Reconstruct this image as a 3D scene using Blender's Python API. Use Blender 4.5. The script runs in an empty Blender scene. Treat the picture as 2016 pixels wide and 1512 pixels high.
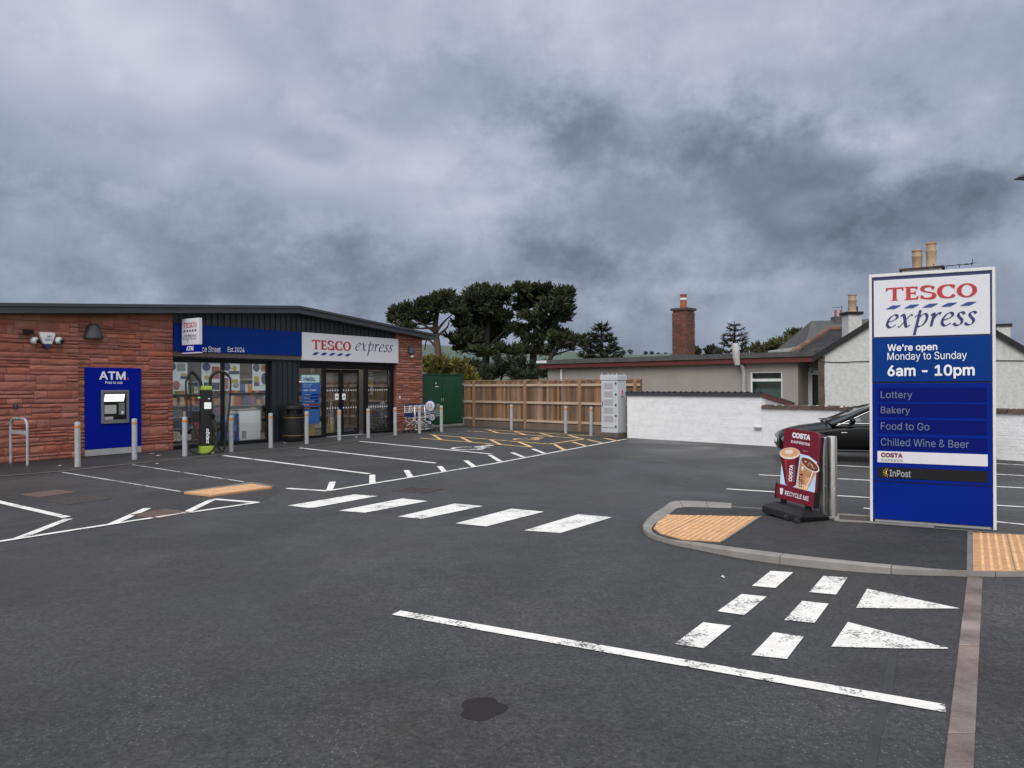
import bpy, bmesh, math, random
from mathutils import Vector, Matrix
import numpy as np
R = math.radians
C = bpy.context.scene.collection
S = bpy.context.scene
# ------------------------------------------------------------------ camera
FPX, HY, ROLL, CH = 1430., 758., .25, 1.65          # focal in px of a 2016 wide frame, horizon, roll, eye height
PITCH = math.atan((HY - 756) / FPX)
cd = bpy.data.cameras.new('camera'); cam = bpy.data.objects.new('camera', cd); C.objects.link(cam)
cd.sensor_width = 36; cd.lens = FPX / 2016 * 36; cd.clip_end = 9000; cd.clip_start = .05
cam.matrix_world = Matrix.Translation((0, 0, CH)) @ Matrix.Rotation(R(90) + PITCH, 4, 'X') @ Matrix.Rotation(-R(ROLL), 4, 'Z')
S.camera = cam
S.view_settings.view_transform = 'Standard'; S.view_settings.look = 'None'
S.view_settings.exposure = 0.0; S.view_settings.gamma = 1
# ------------------------------------------------------------------ surveying helpers: photo point -> place
def ray(x, y):
    u, v = (x - 1008) / FPX, -(y - 756) / FPX
    r = R(ROLL); c, s = math.cos(-r), math.sin(-r); u, v = c*u - s*v, s*u + c*v
    return Vector((u, math.cos(PITCH) - v*math.sin(PITCH), math.sin(PITCH) + v*math.cos(PITCH)))
def G(x, y, z=0.):
    d = ray(x, y); t = (z - CH) / d.z
    return Vector((d.x*t, d.y*t, z))
def AT(x, y, Y):
    d = ray(x, y); t = Y / d.y
    return Vector((d.x*t, Y, CH + d.z*t))
def WP(x, y, A, e):                                   # on the upright plane through A along e: (distance along, height)
    d = ray(x, y)
    det = -d.x*e.y + e.x*d.y
    t = (-A.x*e.y + e.x*A.y) / det; s = (d.x*A.y - d.y*A.x) / det
    return s, CH + d.z*t
# ------------------------------------------------------------------ sky
W = bpy.data.worlds.new('World'); S.world = W; W.use_nodes = True
def build_sky():
    nt = W.node_tree; N = nt.nodes; L = nt.links; N.clear()
    def nd(t, **k):
        n = N.new(t)
        for a, b in k.items(): setattr(n, a, b)
        return n
    def val(x, sock):
        if isinstance(x, (int, float)): sock.default_value = x
        elif isinstance(x, (tuple, list)): sock.default_value = x
        else: L.new(x, sock)
    def mth(op, a, b=0., c=0., clamp=False):
        n = nd('ShaderNodeMath', operation=op, use_clamp=clamp)
        val(a, n.inputs[0]); val(b, n.inputs[1]); val(c, n.inputs[2]); return n.outputs[0]
    def vm(op, a, b=(0, 0, 0)):
        n = nd('ShaderNodeVectorMath', operation=op); val(a, n.inputs[0]); val(b, n.inputs[1]); return n
    def mr(v, a, b, c, d, smooth=True):
        n = nd('ShaderNodeMapRange', interpolation_type='SMOOTHSTEP' if smooth else 'LINEAR')
        val(v, n.inputs[0]); n.inputs[1].default_value = a; n.inputs[2].default_value = b; n.inputs[3].default_value = c; n.inputs[4].default_value = d
        return n.outputs[0]
    tc = nd('ShaderNodeTexCoord'); d = tc.outputs['Generated']
    sep = nd('ShaderNodeSeparateXYZ'); L.new(d, sep.inputs[0])
    z = mth('MAXIMUM', sep.outputs[2], 0.0)
    den = mth('ADD', z, .22)
    comb = nd('ShaderNodeCombineXYZ')
    L.new(mth('DIVIDE', sep.outputs[0], den), comb.inputs[0]); L.new(mth('DIVIDE', sep.outputs[1], den), comb.inputs[1])
    p = comb.outputs[0]
    def noise(vec, scale, detail=6, rough=.55, dist=0., off=(0, 0, 0)):
        v = vm('ADD', vec, off).outputs[0]
        n = nd('ShaderNodeTexNoise'); L.new(v, n.inputs['Vector']); n.inputs['Scale'].default_value = scale
        n.inputs['Detail'].default_value = detail; n.inputs['Roughness'].default_value = rough; n.inputs['Distortion'].default_value = dist
        return n.outputs[0]
    n1 = noise(p, 1.15, 5, .48, 0, (3.1, 1.7, 0))
    dz = vm('MULTIPLY', d, (1, 1, 1.3)).outputs[0]
    n2 = noise(dz, 4.2, 4, .50, 0, (7.3, 2.2, 4))
    n3 = noise(dz, 7.5, 10, .64, 0, (1.3, 9.2, 2))
    # cloud masses: direction, half width, half height, darkening (+ is darker)
    blobs = [((1330, 400), .27, .125, .27), ((1560, 345), .17, .065, .12), ((1290, 250), .14, .07, .10), ((1830, 410), .10, .04, .20), ((130, 500), .36, .085, .17), ((560, 545), .34, .05, .10), ((870, 190), .15, .05, .13), ((1000, 120), .05, .05, .08), ((930, 520), .26, .045, .12), ((630, 290), .05, .02, .14), ((1750, 150), .22, .05, .08), ((90, 300), .16, .05, .07), ((1680, 640), .45, .06, .10),
             ((110, 60), .10, .09, -.16), ((330, 110), .08, .06, -.15), ((500, 220), .18, .05, -.12), ((1720, 275), .07, .022, -.18), ((1600, 410), .05, .022, -.18), ((420, 330), .16, .03, -.10), ((780, 330), .20, .04, -.10), ((1150, 80), .26, .05, -.06), ((1380, 565), .14, .012, -.10), ((900, 405), .13, .02, -.08), ((1930, 480), .08, .05, -.08)]
    tot = None
    nn = mth('ADD', mth('MULTIPLY', mth('SUBTRACT', n3, .5), 1.9), mth('MULTIPLY', mth('SUBTRACT', n2, .5), 1.2))
    for (px, py), hw, hh, amt in blobs:
        c = ray(px, py).normalized()
        df = vm('SUBTRACT', d, tuple(c)).outputs[0]
        sc = vm('MULTIPLY', df, (1/hw, 1/hw, 1/hh)).outputs[0]
        ln = vm('LENGTH', sc).outputs['Value']
        f = mr(mth('ADD', ln, nn), .40, 1.30, amt*(.80 if amt > 0 else .75), 0.)
        tot = f if tot is None else mth('ADD', tot, f)
    v = mth('ADD', mth('MULTIPLY', mth('SUBTRACT', n1, .5), .22), mth('MULTIPLY', mth('SUBTRACT', n2, .5), .42))
    v = mth('ADD', v, mth('MULTIPLY', mth('SUBTRACT', n3, .5), .46))
    v = mth('SUBTRACT', v, tot)
    v = mth('ADD', v, mr(z, 0., .5, -.16, .10, False))
    v = mth('ADD', mth('MULTIPLY', v, 1.22), .735, clamp=True)
    cr = nd('ShaderNodeValToRGB'); L.new(v, cr.inputs[0])
    e = cr.color_ramp.elements
    e[0].position = 0.10; e[0].color = (.138, .165, .212, 1)
    e[1].position = 1.; e[1].color = (.66, .71, .80, 1)
    for pos, col in [(.30, (.193, .230, .300, 1)), (.46, (.262, .308, .405, 1)), (.62, (.352, .404, .518, 1)), (.80, (.475, .522, .64, 1))]:
        q = e.new(pos); q.color = col
    # the cloud is thinner, whiter and brighter overhead and behind the photographer
    boost = mth('ADD', mr(z, .48, .9, 0, .9), mr(sep.outputs[1], .1, -.7, 0, 1.05))
    wv = nd('ShaderNodeVectorMath', operation='SCALE'); wv.inputs[0].default_value = (1, .975, .93); L.new(boost, wv.inputs['Scale'])
    bm_ = vm('ADD', cr.outputs[0], wv.outputs[0])
    b1 = nd('ShaderNodeBackground'); L.new(bm_.outputs[0], b1.inputs[0]); b1.inputs[1].default_value = .93
    sky = nd('ShaderNodeTexSky', sky_type='NISHITA'); sky.sun_disc = False
    sky.sun_elevation = R(40); sky.sun_rotation = R(205)
    b2 = nd('ShaderNodeBackground'); L.new(sky.outputs[0], b2.inputs[0]); b2.inputs[1].default_value = .06
    mx = nd('ShaderNodeMixShader'); mx.inputs[0].default_value = .94
    L.new(b2.outputs[0], mx.inputs[1]); L.new(b1.outputs[0], mx.inputs[2])
    o = nd('ShaderNodeOutputWorld'); L.new(mx.outputs[0], o.inputs[0])
build_sky()
sd = bpy.data.lights.new('sun', 'SUN'); sun = bpy.data.objects.new('sun', sd); C.objects.link(sun)
sd.energy = 1.5; sd.angle = R(40); sd.color = (1, .96, .92)
# the sun stands high behind the photographer, veiled by cloud
az, el = R(205), R(40)
sv = Vector((math.sin(az)*math.cos(el), math.cos(az)*math.cos(el), math.sin(el)))
sun.rotation_euler = sv.to_track_quat('Z', 'Y').to_euler()
# ------------------------------------------------------------------ materials
MATS = {}
def pm(name, col, col2=None, scale=4., rough=.6, bump=0., bscale=60., island=0., metal=0., spec=.5, detail=5, coat=0., dirt=0., emis=0., alpha=None, stretch=(1, 1, 1), world=False, contrast=1.):
    if name in MATS: return MATS[name]
    m = bpy.data.materials.new(name); MATS[name] = m; m.use_nodes = True
    nt = m.node_tree; N = nt.nodes; L = nt.links; b = N['Principled BSDF']
    b.inputs['Roughness'].default_value = rough; b.inputs['Metallic'].default_value = metal
    b.inputs['Specular IOR Level'].default_value = spec; b.inputs['Coat Weight'].default_value = coat
    tc = N.new('ShaderNodeTexCoord'); vec = tc.outputs['Object']
    if world:
        g = N.new('ShaderNodeNewGeometry'); vec = g.outputs['Position']
    mp = N.new('ShaderNodeMapping'); L.new(vec, mp.inputs[0]); mp.inputs['Scale'].default_value = stretch; vec = mp.outputs[0]
    def noise(s, d=detail, r=.6):
        n = N.new('ShaderNodeTexNoise'); L.new(vec, n.inputs['Vector']); n.inputs['Scale'].default_value = s; n.inputs['Detail'].default_value = d; n.inputs['Roughness'].default_value = r
        return n.outputs[0]
    def mix(f, a, c):
        n = N.new('ShaderNodeMix'); n.data_type = 'RGBA'
        if isinstance(f, float): n.inputs[0].default_value = f
        else: L.new(f, n.inputs[0])
        for q, s in ((a, n.inputs[6]), (c, n.inputs[7])):
            if isinstance(q, tuple): s.default_value = (*q, 1)
            else: L.new(q, s)
        return n.outputs[2]
    def rng(v, a, c, lo=0., hi=1.):
        n = N.new('ShaderNodeMapRange'); L.new(v, n.inputs[0]); n.inputs[1].default_value = a; n.inputs[2].default_value = c; n.inputs[3].default_value = lo; n.inputs[4].default_value = hi
        return n.outputs[0]
    if col2 is None: col2 = tuple(x*.82 for x in col)
    h = .22 / contrast
    out = mix(rng(noise(scale), .5-h, .5+h), col, col2)
    if island:
        g = N.new('ShaderNodeNewGeometry')
        hs = N.new('ShaderNodeHueSaturation'); L.new(out, hs.inputs['Color'])
        L.new(rng(g.outputs['Random Per Island'], 0, 1, 1-island, 1+island), hs.inputs['Value'])
        mlt = N.new('ShaderNodeMath'); mlt.operation = 'MULTIPLY'; L.new(g.outputs['Random Per Island'], mlt.inputs[0]); mlt.inputs[1].default_value = 7.31
        fr = N.new('ShaderNodeMath'); fr.operation = 'FRACT'; L.new(mlt.outputs[0], fr.inputs[0])
        L.new(rng(fr.outputs[0], 0, 1, 1-island*.5, 1+island*.3), hs.inputs['Saturation'])
        out = hs.outputs[0]
    if dirt:
        out = mix(rng(noise(scale*3.7, 6, .7), .56, .72, 0., dirt), out, tuple(x*.3 for x in col))
    L.new(out, b.inputs['Base Color'])
    L.new(rng(noise(scale*2.1), .3, .7, max(0., rough-.08), min(1., rough+.08)), b.inputs['Roughness'])
    if bump:
        bn = N.new('ShaderNodeBump'); bn.inputs['Strength'].default_value = bump; bn.inputs['Distance'].default_value = .02
        L.new(noise(bscale, 4, .6), bn.inputs['Height']); L.new(bn.outputs[0], b.inputs['Normal'])
    if emis:
        L.new(out, b.inputs['Emission Color']); b.inputs['Emission Strength'].default_value = emis
    return m
def asphalt(name, base, chips=.5, sheen=.72, big=.25):
    m = bpy.data.materials.new(name); MATS[name] = m; m.use_nodes = True
    nt = m.node_tree; N = nt.nodes; L = nt.links; b = N['Principled BSDF']
    g = N.new('ShaderNodeNewGeometry'); pos = g.outputs['Position']
    def noise(s, d=4, r=.6, dist=0.):
        n = N.new('ShaderNodeTexNoise'); L.new(pos, n.inputs['Vector']); n.inputs['Scale'].default_value = s; n.inputs['Detail'].default_value = d; n.inputs['Roughness'].default_value = r; n.inputs['Distortion'].default_value = dist
        return n.outputs[0]
    def rng(v, a, c, lo=0., hi=1.):
        n = N.new('ShaderNodeMapRange'); L.new(v, n.inputs[0]); n.inputs[1].default_value = a; n.inputs[2].default_value = c; n.inputs[3].default_value = lo; n.inputs[4].default_value = hi
        return n.outputs[0]
    def mth(op, a, c):
        n = N.new('ShaderNodeMath'); n.operation = op
        for q, s in ((a, n.inputs[0]), (c, n.inputs[1])):
            if isinstance(q, (int, float)): s.default_value = q
            else: L.new(q, s)
        return n.outputs[0]
    grain = noise(34, 6, .84); mid = noise(4.5, 5, .6); large = noise(big, 5, .6, .6); patch = noise(.9, 6, .65, .8)
    v = mth('MULTIPLY', rng(grain, .36, .66, .30, 1.80), mth('MULTIPLY', rng(mid, .3, .7, .84, 1.16), rng(noise(13, 4, .7), .34, .66, .78, 1.24)))
    v = mth('MULTIPLY', v, rng(large, .32, .68, .62, 1.42))
    v = mth('MULTIPLY', v, rng(patch, .30, .72, .78, 1.20))
    vo = N.new('ShaderNodeTexVoronoi'); L.new(pos, vo.inputs['Vector']); vo.inputs['Scale'].default_value = 75
    sp = N.new('ShaderNodeSeparateColor'); L.new(vo.outputs['Color'], sp.inputs[0])
    chip = mth('MULTIPLY', mth('GREATER_THAN', sp.outputs[0], .90), mth('LESS_THAN', vo.outputs['Distance'], .38))
    chip = mth('MULTIPLY', chip, rng(patch, .40, .62, 0., chips))
    v = mth('ADD', v, mth('MULTIPLY', chip, 2.6))
    # oil drips and damp blots
    spot = rng(noise(2.3, 2, .5), .70, .76, 1., .72); v = mth('MULTIPLY', v, spot)
    sc = N.new('ShaderNodeVectorMath'); sc.operation = 'SCALE'; sc.inputs[0].default_value = base; L.new(v, sc.inputs['Scale'])
    tint = N.new('ShaderNodeMix'); tint.data_type = 'RGBA'; tint.blend_type = 'MULTIPLY'; L.new(rng(noise(.55, 4, .6, .5), .42, .66), tint.inputs[0]); L.new(sc.outputs[0], tint.inputs[6]); tint.inputs[7].default_value = (1.12, 1., .86, 1)
    L.new(tint.outputs[2], b.inputs['Base Color'])
    L.new(rng(noise(.35, 5, .6, .8), .32, .68, sheen-.22, min(1., sheen+.14)), b.inputs['Roughness']); b.inputs['Specular IOR Level'].default_value = .45
    bn = N.new('ShaderNodeBump'); bn.inputs['Strength'].default_value = .55; bn.inputs['Distance'].default_value = .006
    L.new(grain, bn.inputs['Height']); L.new(bn.outputs[0], b.inputs['Normal'])
    return m
def paint(name, col, wear=.5, under=(.035, .036, .039), scale=70):
    m = bpy.data.materials.new(name); MATS[name] = m; m.use_nodes = True
    nt = m.node_tree; N = nt.nodes; L = nt.links; b = N['Principled BSDF']; b.inputs['Roughness'].default_value = .75
    g = N.new('ShaderNodeNewGeometry')
    def noise(s, d=4, r=.65):
        n = N.new('ShaderNodeTexNoise'); L.new(g.outputs['Position'], n.inputs['Vector']); n.inputs['Scale'].default_value = s; n.inputs['Detail'].default_value = d; n.inputs['Roughness'].default_value = r
        return n.outputs[0]
    a = N.new('ShaderNodeMath'); a.operation = 'MULTIPLY_ADD'; L.new(noise(scale, 3, .7), a.inputs[0]); a.inputs[1].default_value = 1.; 
    k = N.new('ShaderNodeMath'); k.operation = 'MULTIPLY_ADD'; L.new(noise(3.2, 5, .7), k.inputs[0]); k.inputs[1].default_value = 1.3; k.inputs[2].default_value = -.60
    L.new(k.outputs[0], a.inputs[2])
    r = N.new('ShaderNodeMapRange'); L.new(a.outputs[0], r.inputs[0]); t = .34 + .20*wear
    r.inputs[1].default_value = t-.09; r.inputs[2].default_value = t+.09
    d = N.new('ShaderNodeMapRange'); L.new(noise(7, 5, .7), d.inputs[0]); d.inputs[1].default_value = .35; d.inputs[2].default_value = .7; d.inputs[3].default_value = 1.; d.inputs[4].default_value = .80
    sc = N.new('ShaderNodeVectorMath'); sc.operation = 'SCALE'; sc.inputs[0].default_value = col; L.new(d.outputs[0], sc.inputs['Scale'])
    mx = N.new('ShaderNodeMix'); mx.data_type = 'RGBA'; L.new(r.outputs[0], mx.inputs[0]); mx.inputs[6].default_value = (*under, 1); L.new(sc.outputs[0], mx.inputs[7])
    L.new(mx.outputs[2], b.inputs['Base Color'])
    return m
def glass_mat(name, tint=(.82, .86, .86), refl=1.):
    m = bpy.data.materials.new(name); MATS[name] = m; m.use_nodes = True
    nt = m.node_tree; N = nt.nodes; L = nt.links; N.clear()
    t = N.new('ShaderNodeBsdfTransparent'); t.inputs[0].default_value = (*tint, 1)
    g = N.new('ShaderNodeBsdfGlossy'); g.inputs['Roughness'].default_value = .01; g.inputs[0].default_value = (.95, .97, 1, 1)
    f = N.new('ShaderNodeFresnel'); f.inputs[0].default_value = 1.5
    k = N.new('ShaderNodeMath'); k.operation = 'MULTIPLY'; L.new(f.outputs[0], k.inputs[0]); k.inputs[1].default_value = refl
    mx = N.new('ShaderNodeMixShader'); L.new(k.outputs[0], mx.inputs[0]); L.new(t.outputs[0], mx.inputs[1]); L.new(g.outputs[0], mx.inputs[2])
    o = N.new('ShaderNodeOutputMaterial'); L.new(mx.outputs[0], o.inputs[0])
    return m
def emit(name, col, s):
    return pm(name, col, col, rough=.4, emis=s)
M = dict(
 lot=asphalt('lot_asphalt', (.0305, .0310, .0322), 1., .60), road=asphalt('road_asphalt', (.033, .033, .034), 1., .70, .4), foot=asphalt('footway_tarmac', (.024, .024, .026), .12, .78), bay=asphalt('bay_tarmac', (.026, .026, .028), .3, .72, .5),
 white=paint('white_line_paint', (.72, .71, .68), .22), worn=paint('worn_white_paint', (.74, .725, .69), .37, scale=48), thin=paint('faded_grey_paint', (.50, .50, .48), .75), yellow=paint('yellow_line_paint', (.72, .47, .20), .40),
 kerb=pm('kerb_concrete', (.25, .235, .215), (.165, .155, .145), 3, .85, .25, 90, dirt=.35, island=.10, world=True), edging=pm('edging_concrete', (.17, .165, .155), (.10, .10, .095), 4, .9, .2, 60, world=True),
 setts=pm('wet_sett_stone', (.25, .195, .172), (.095, .066, .058), 2.4, .42, .3, 50, island=.22, world=True, contrast=1.3),
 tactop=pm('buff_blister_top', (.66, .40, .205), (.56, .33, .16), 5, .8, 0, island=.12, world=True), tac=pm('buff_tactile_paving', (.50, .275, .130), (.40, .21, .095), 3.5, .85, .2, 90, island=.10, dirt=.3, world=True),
 grass=pm('rough_grass', (.05, .075, .025), (.09, .085, .035), .5, .95, .5, 30, world=True),
 hill=pm('far_hill_grass', (.075, .10, .075), (.05, .075, .06), .01, .95, world=True),
 stone=pm('red_sandstone', (.335, .115, .076), (.225, .076, .052), 2.6, .88, .5, 18, island=.22, dirt=.38, stretch=(1, 1, 2.2)),
 stone2=pm('red_sandstone_small', (.33, .120, .080), (.22, .080, .055), 4, .88, .7, 30, island=.30, dirt=.35, stretch=(1, 1, 2.5)),
 mortar=pm('stone_mortar', (.20, .085, .058), None, 10, .95),
 clad=pm('dark_metal_cladding', (.020, .024, .031), (.016, .019, .025), 2, .42, 0, spec=.4), roof=pm('grey_roof_metal', (.040, .047, .052), (.032, .037, .041), 2, .45),
 frame=pm('black_window_frame', (.007, .0075, .009), None, 3, .5, spec=.22), brown=pm('brown_soffit_board', (.095, .072, .064), (.07, .055, .05), 3, .6),
 blue=pm('blue_sign_panel', (.003, .026, .170), (.003, .023, .150), 2, .6, spec=.06), atmblue=pm('bright_blue_panel', (.001, .010, .245), (.001, .009, .215), 2, .6, spec=.06), totblue=pm('totem_blue', (.001, .016, .205), (.001, .014, .18), 1.5, .6, spec=.06), totmid=pm('totem_mid_blue', (.003, .034, .190), (.003, .030, .170), 1.5, .6, spec=.06), totdark=pm('totem_slat_blue', (.002, .007, .125), None, 2, .6, spec=.06),
 signwhite=pm('white_sign_face', (.60, .60, .63), (.55, .55, .58), 60, .5), trimwhite=pm('white_frame_metal', (.62, .62, .62), (.55, .55, .55), 5, .45),
 red=pm('red_letter', (.42, .012, .022), None, 3, .45), navy=pm('navy_letter', (.010, .014, .105), None, 3, .45), dash=pm('blue_dash', (.012, .040, .22), None, 3, .45), white_l=pm('white_letter', (.78, .79, .82), None, 3, .5), grey_l=pm('grey_letter', (.085, .115, .215), (.12, .15, .25), 8, .5),
 galv=pm('galvanised_steel', (.37, .38, .39), (.28, .29, .30), 9, .6, 0, metal=.15), steel=pm('brushed_steel', (.60, .58, .55), (.46, .44, .42), 5, .32, 0, metal=.95, stretch=(6, 6, .4)), orange=pm('orange_band', (.52, .20, .035), None, 5, .5),
 black=pm('black_plastic', (.007, .007, .0075), (.010, .010, .011), 8, .5, spec=.3), rubber=pm('black_rubber', (.015, .015, .015), None, 8, .8), lampgrey=pm('dark_grey_lamp_metal', (.045, .048, .053), None, 5, .5),
 lime=pm('lime_green_plastic', (.30, .42, .03), None, 5, .45), gold=pm('gold_band', (.30, .20, .05), None, 5, .4, metal=.5), silver=pm('atm_silver', (.20, .205, .215), (.16, .165, .17), 6, .4, metal=.5), plinth=pm('grey_plinth_paint', (.34, .35, .36), (.28, .285, .29), 5, .6),
 green=pm('green_cabinet_paint', (.004, .062, .026), (.004, .048, .021), 1.5, .5), cabgrey=pm('pale_grey_cabinet', (.47, .48, .51), (.42, .43, .46), 3, .5), ventgrey=pm('vent_mesh_grey', (.33, .33, .36), (.26, .26, .29), 90, .7),
 board=pm('fence_boards', (.225, .130, .070), (.115, .064, .036), 2.2, .85, .3, 40, island=.55, stretch=(5, 5, .5), dirt=.25), rail=pm('fence_rail_timber', (.42, .33, .25), (.28, .20, .14), 3, .85, .2, 40, island=.2, stretch=(.6, 4, 4)), post=pm('fence_post_timber', (.29, .165, .085), (.20, .11, .055), 3, .85, .2, 40, island=.12, stretch=(5, 5, .5)), gravelboard=pm('gravel_board', (.13, .10, .08), (.085, .065, .052), 3, .9, island=.15),
 wall=pm('white_painted_brick', (.76, .76, .76), (.64, .64, .65), 2.6, .8, .6, 26, dirt=.10, stretch=(1, 1, 2.5)), harl=pm('white_roughcast', (.58, .58, .565), (.40, .40, .39), 9, .95, .9, 45, dirt=.25), beige=pm('beige_roughcast', (.315, .285, .26), (.26, .232, .21), 1.2, .95, .5, 60, dirt=.12),
 redtrim=pm('dark_red_fascia', (.12, .016, .017), (.085, .013, .014), 3, .6), felt=pm('roof_felt', (.085, .087, .085), (.045, .047, .048), 3, .95, .3, 30, dirt=.3), slate=pm('slate_roof', (.062, .060, .066), (.036, .036, .041), 5, .75, .2, 30, island=.25), ridge=pm('red_ridge_tile', (.15, .075, .055), (.10, .055, .042), 5, .85, island=.2),
 quoin=pm('dark_stone_quoin', (.10, .075, .055), (.05, .038, .03), 5, .9, .4, 30), coping=pm('mossy_coping', (.075, .05, .04), (.045, .03, .027), 9, .95, .6, 30, island=.3), lichen=pm('pale_lichen', (.5, .49, .45), None, 9, .9), darkcap=pm('dark_sheet_metal', (.035, .037, .043), None, 5, .5),
 cbrick=pm('chimney_brick', (.15, .058, .040), (.08, .036, .028), 3, .92, .4, 30, island=.25, dirt=.35), terracotta=pm('terracotta_pot', (.33, .09, .055), (.25, .07, .045), 6, .8), buffpot=pm('buff_chimney_pot', (.42, .30, .19), (.30, .21, .135), 7, .85), pvc=pm('white_upvc', (.68, .69, .69), None, 4, .4), flue=pm('grey_flue', (.42, .41, .40), (.30, .29, .28), 8, .6),
 car=pm('black_car_paint', (.003, .0032, .0036), None, 2, .2, spec=.18), carglass=pm('car_window_glass', (.02, .026, .026), None, 2, .05, spec=.6), chrome=pm('chrome_trim', (.75, .75, .75), None, 2, .15, metal=1.), headl=pm('headlamp_lens', (.45, .46, .48), (.12, .12, .13), 14, .12, metal=.5, coat=1.), alloy=pm('alloy_wheel', (.35, .35, .36), None, 3, .3, metal=.9), interior=pm('dark_seat', (.03, .032, .034), None, 3, .8),
 maroon=pm('maroon_panel', (.165, .008, .026), (.15, .008, .024), 3, .4), poster=pm('pale_blue_print', (.36, .58, .86), (.62, .76, .92), 7, .4), foam=pm('milk_foam_print', (.85, .74, .65), None, 9, .5), coffee=pm('latte_print', (.62, .30, .14), (.72, .42, .24), 9, .5), cocoa=pm('iced_coffee_print', (.20, .060, .030), (.11, .035, .018), 22, .4), caramel=pm('milky_coffee_print', (.70, .56, .38), (.52, .26, .14), 6, .4), cuppaper=pm('cup_print', (.22, .012, .020), (.16, .008, .015), 3, .5), cream=pm('cream_rim_print', (.86, .80, .72), None, 5, .5),
 paper=pm('poster_paper', (.90, .92, .91), (.82, .85, .84), 4, .6), pnavy=pm('poster_navy', (.05, .055, .16), None, 8, .5), pyellow=pm('poster_yellow', (.62, .47, .06), None, 8, .5), pred=pm('poster_red', (.40, .12, .10), (.5, .25, .2), 14, .5), pgrey=pm('poster_grey', (.30, .33, .31), (.42, .42, .36), 16, .5), porange=pm('poster_orange', (.55, .22, .08), None, 8, .5), hello=pm('pale_cyan_panel', (.45, .66, .70), None, 4, .5), hblue=pm('hours_board_blue', (.02, .10, .33), None, 3, .5),
 sfloor=pm('shop_floor', (.16, .155, .15), None, 3, .4), swall=pm('shop_wall', (.14, .13, .125), (.09, .085, .08), 2, .8), shelf=pm('shop_shelf', (.25, .25, .25), None, 3, .6), goods=pm('packaged_goods', (.26, .17, .12), (.12, .12, .16), 1.6, .6, island=.8), goodsblue=pm('blue_packs', (.03, .07, .25), (.05, .14, .38), 5, .4, island=.5), bread=pm('bakery_goods', (.42, .19, .06), (.24, .09, .03), 9, .7, island=.5), tube=emit('tube_light', (1, .95, .85), 15.), warm=emit('bakery_light', (1, .66, .32), 2.2), lit=emit('lit_header', (1, .97, .9), .85), exitg=emit('green_indicator', (.05, .7, .12), .8),
 wood=pm('planter_wood', (.085, .045, .025), None, 4, .8, stretch=(4, 4, .6)), iron=pm('drain_iron', (.055, .042, .038), (.03, .025, .024), 8, .7, .3, 40), rust=pm('rusty_drain', (.13, .09, .075), (.07, .048, .042), 10, .85, .3, 40), seam=pm('tar_seam', (.022, .022, .024), (.034, .034, .036), 5, .6, .2, 60, world=True), damp=pm('damp_stain', (.0125, .0092, .0085), (.017, .0125, .0115), 4, .55, .2, 80, world=True, spec=.25), soil=pm('pit_soil', (.06, .05, .045), None, 8, .9, world=True),
 bark=pm('pine_bark', (.10, .055, .038), (.05, .032, .026), 6, .95, .6, 12), bark2=pm('grey_bark', (.034, .029, .026), None, 6, .95),
 pine=pm('pine_needles', (.046, .054, .023), (.022, .030, .014), .35, .9, island=.45, spec=.2), spruce=pm('spruce_needles', (.040, .050, .028), (.022, .030, .020), .6, .9, island=.4, spec=.2), spruceg=pm('grey_spruce_needles', (.060, .060, .042), (.040, .043, .032), .6, .9, island=.4, spec=.2), gorse=pm('yellow_hedge_leaves', (.16, .125, .022), (.07, .075, .018), .8, .9, island=.5, spec=.2), scrub=pm('dark_scrub_leaves', (.030, .038, .020), (.020, .026, .016), .5, .9, island=.4, spec=.2), bushg=pm('green_bush_leaves', (.045, .060, .020), (.075, .065, .022), .5, .9, island=.4, spec=.2), fargreen=pm('far_tree_leaves', (.035, .048, .034), None, .3, .9, spec=.1),
 glass=glass_mat('shop_glass', (.97, .98, .98), .85), hglass=glass_mat('house_glass', (.70, .78, .76), 1.3), curtain=pm('window_blind', (.40, .46, .44), (.28, .34, .33), 4, .8, stretch=(1, 1, 6)),
)
def stock_material():
    m = MATS['packaged_goods']; nt = m.node_tree; b = nt.nodes['Principled BSDF']
    g = nt.nodes.new('ShaderNodeNewGeometry'); wn = nt.nodes.new('ShaderNodeTexWhiteNoise'); wn.noise_dimensions = '1D'; nt.links.new(g.outputs['Random Per Island'], wn.inputs['W'])
    cr = nt.nodes.new('ShaderNodeValToRGB'); cr.color_ramp.interpolation = 'CONSTANT'; nt.links.new(wn.outputs['Value'], cr.inputs[0]); e = cr.color_ramp.elements
    cols = [(.45, .06, .04), (.55, .42, .30), (.05, .10, .30), (.50, .33, .05), (.10, .22, .08), (.60, .58, .55), (.30, .04, .10), (.12, .08, .06), (.55, .22, .05), (.22, .30, .42)]
    e[0].color = (*cols[0], 1); e[1].position = .1; e[1].color = (*cols[1], 1)
    for i, c in enumerate(cols[2:]): q = e.new(.2+.1*i); q.color = (*c, 1)
    nt.links.new(cr.outputs[0], b.inputs['Base Color'])
stock_material()
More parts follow.
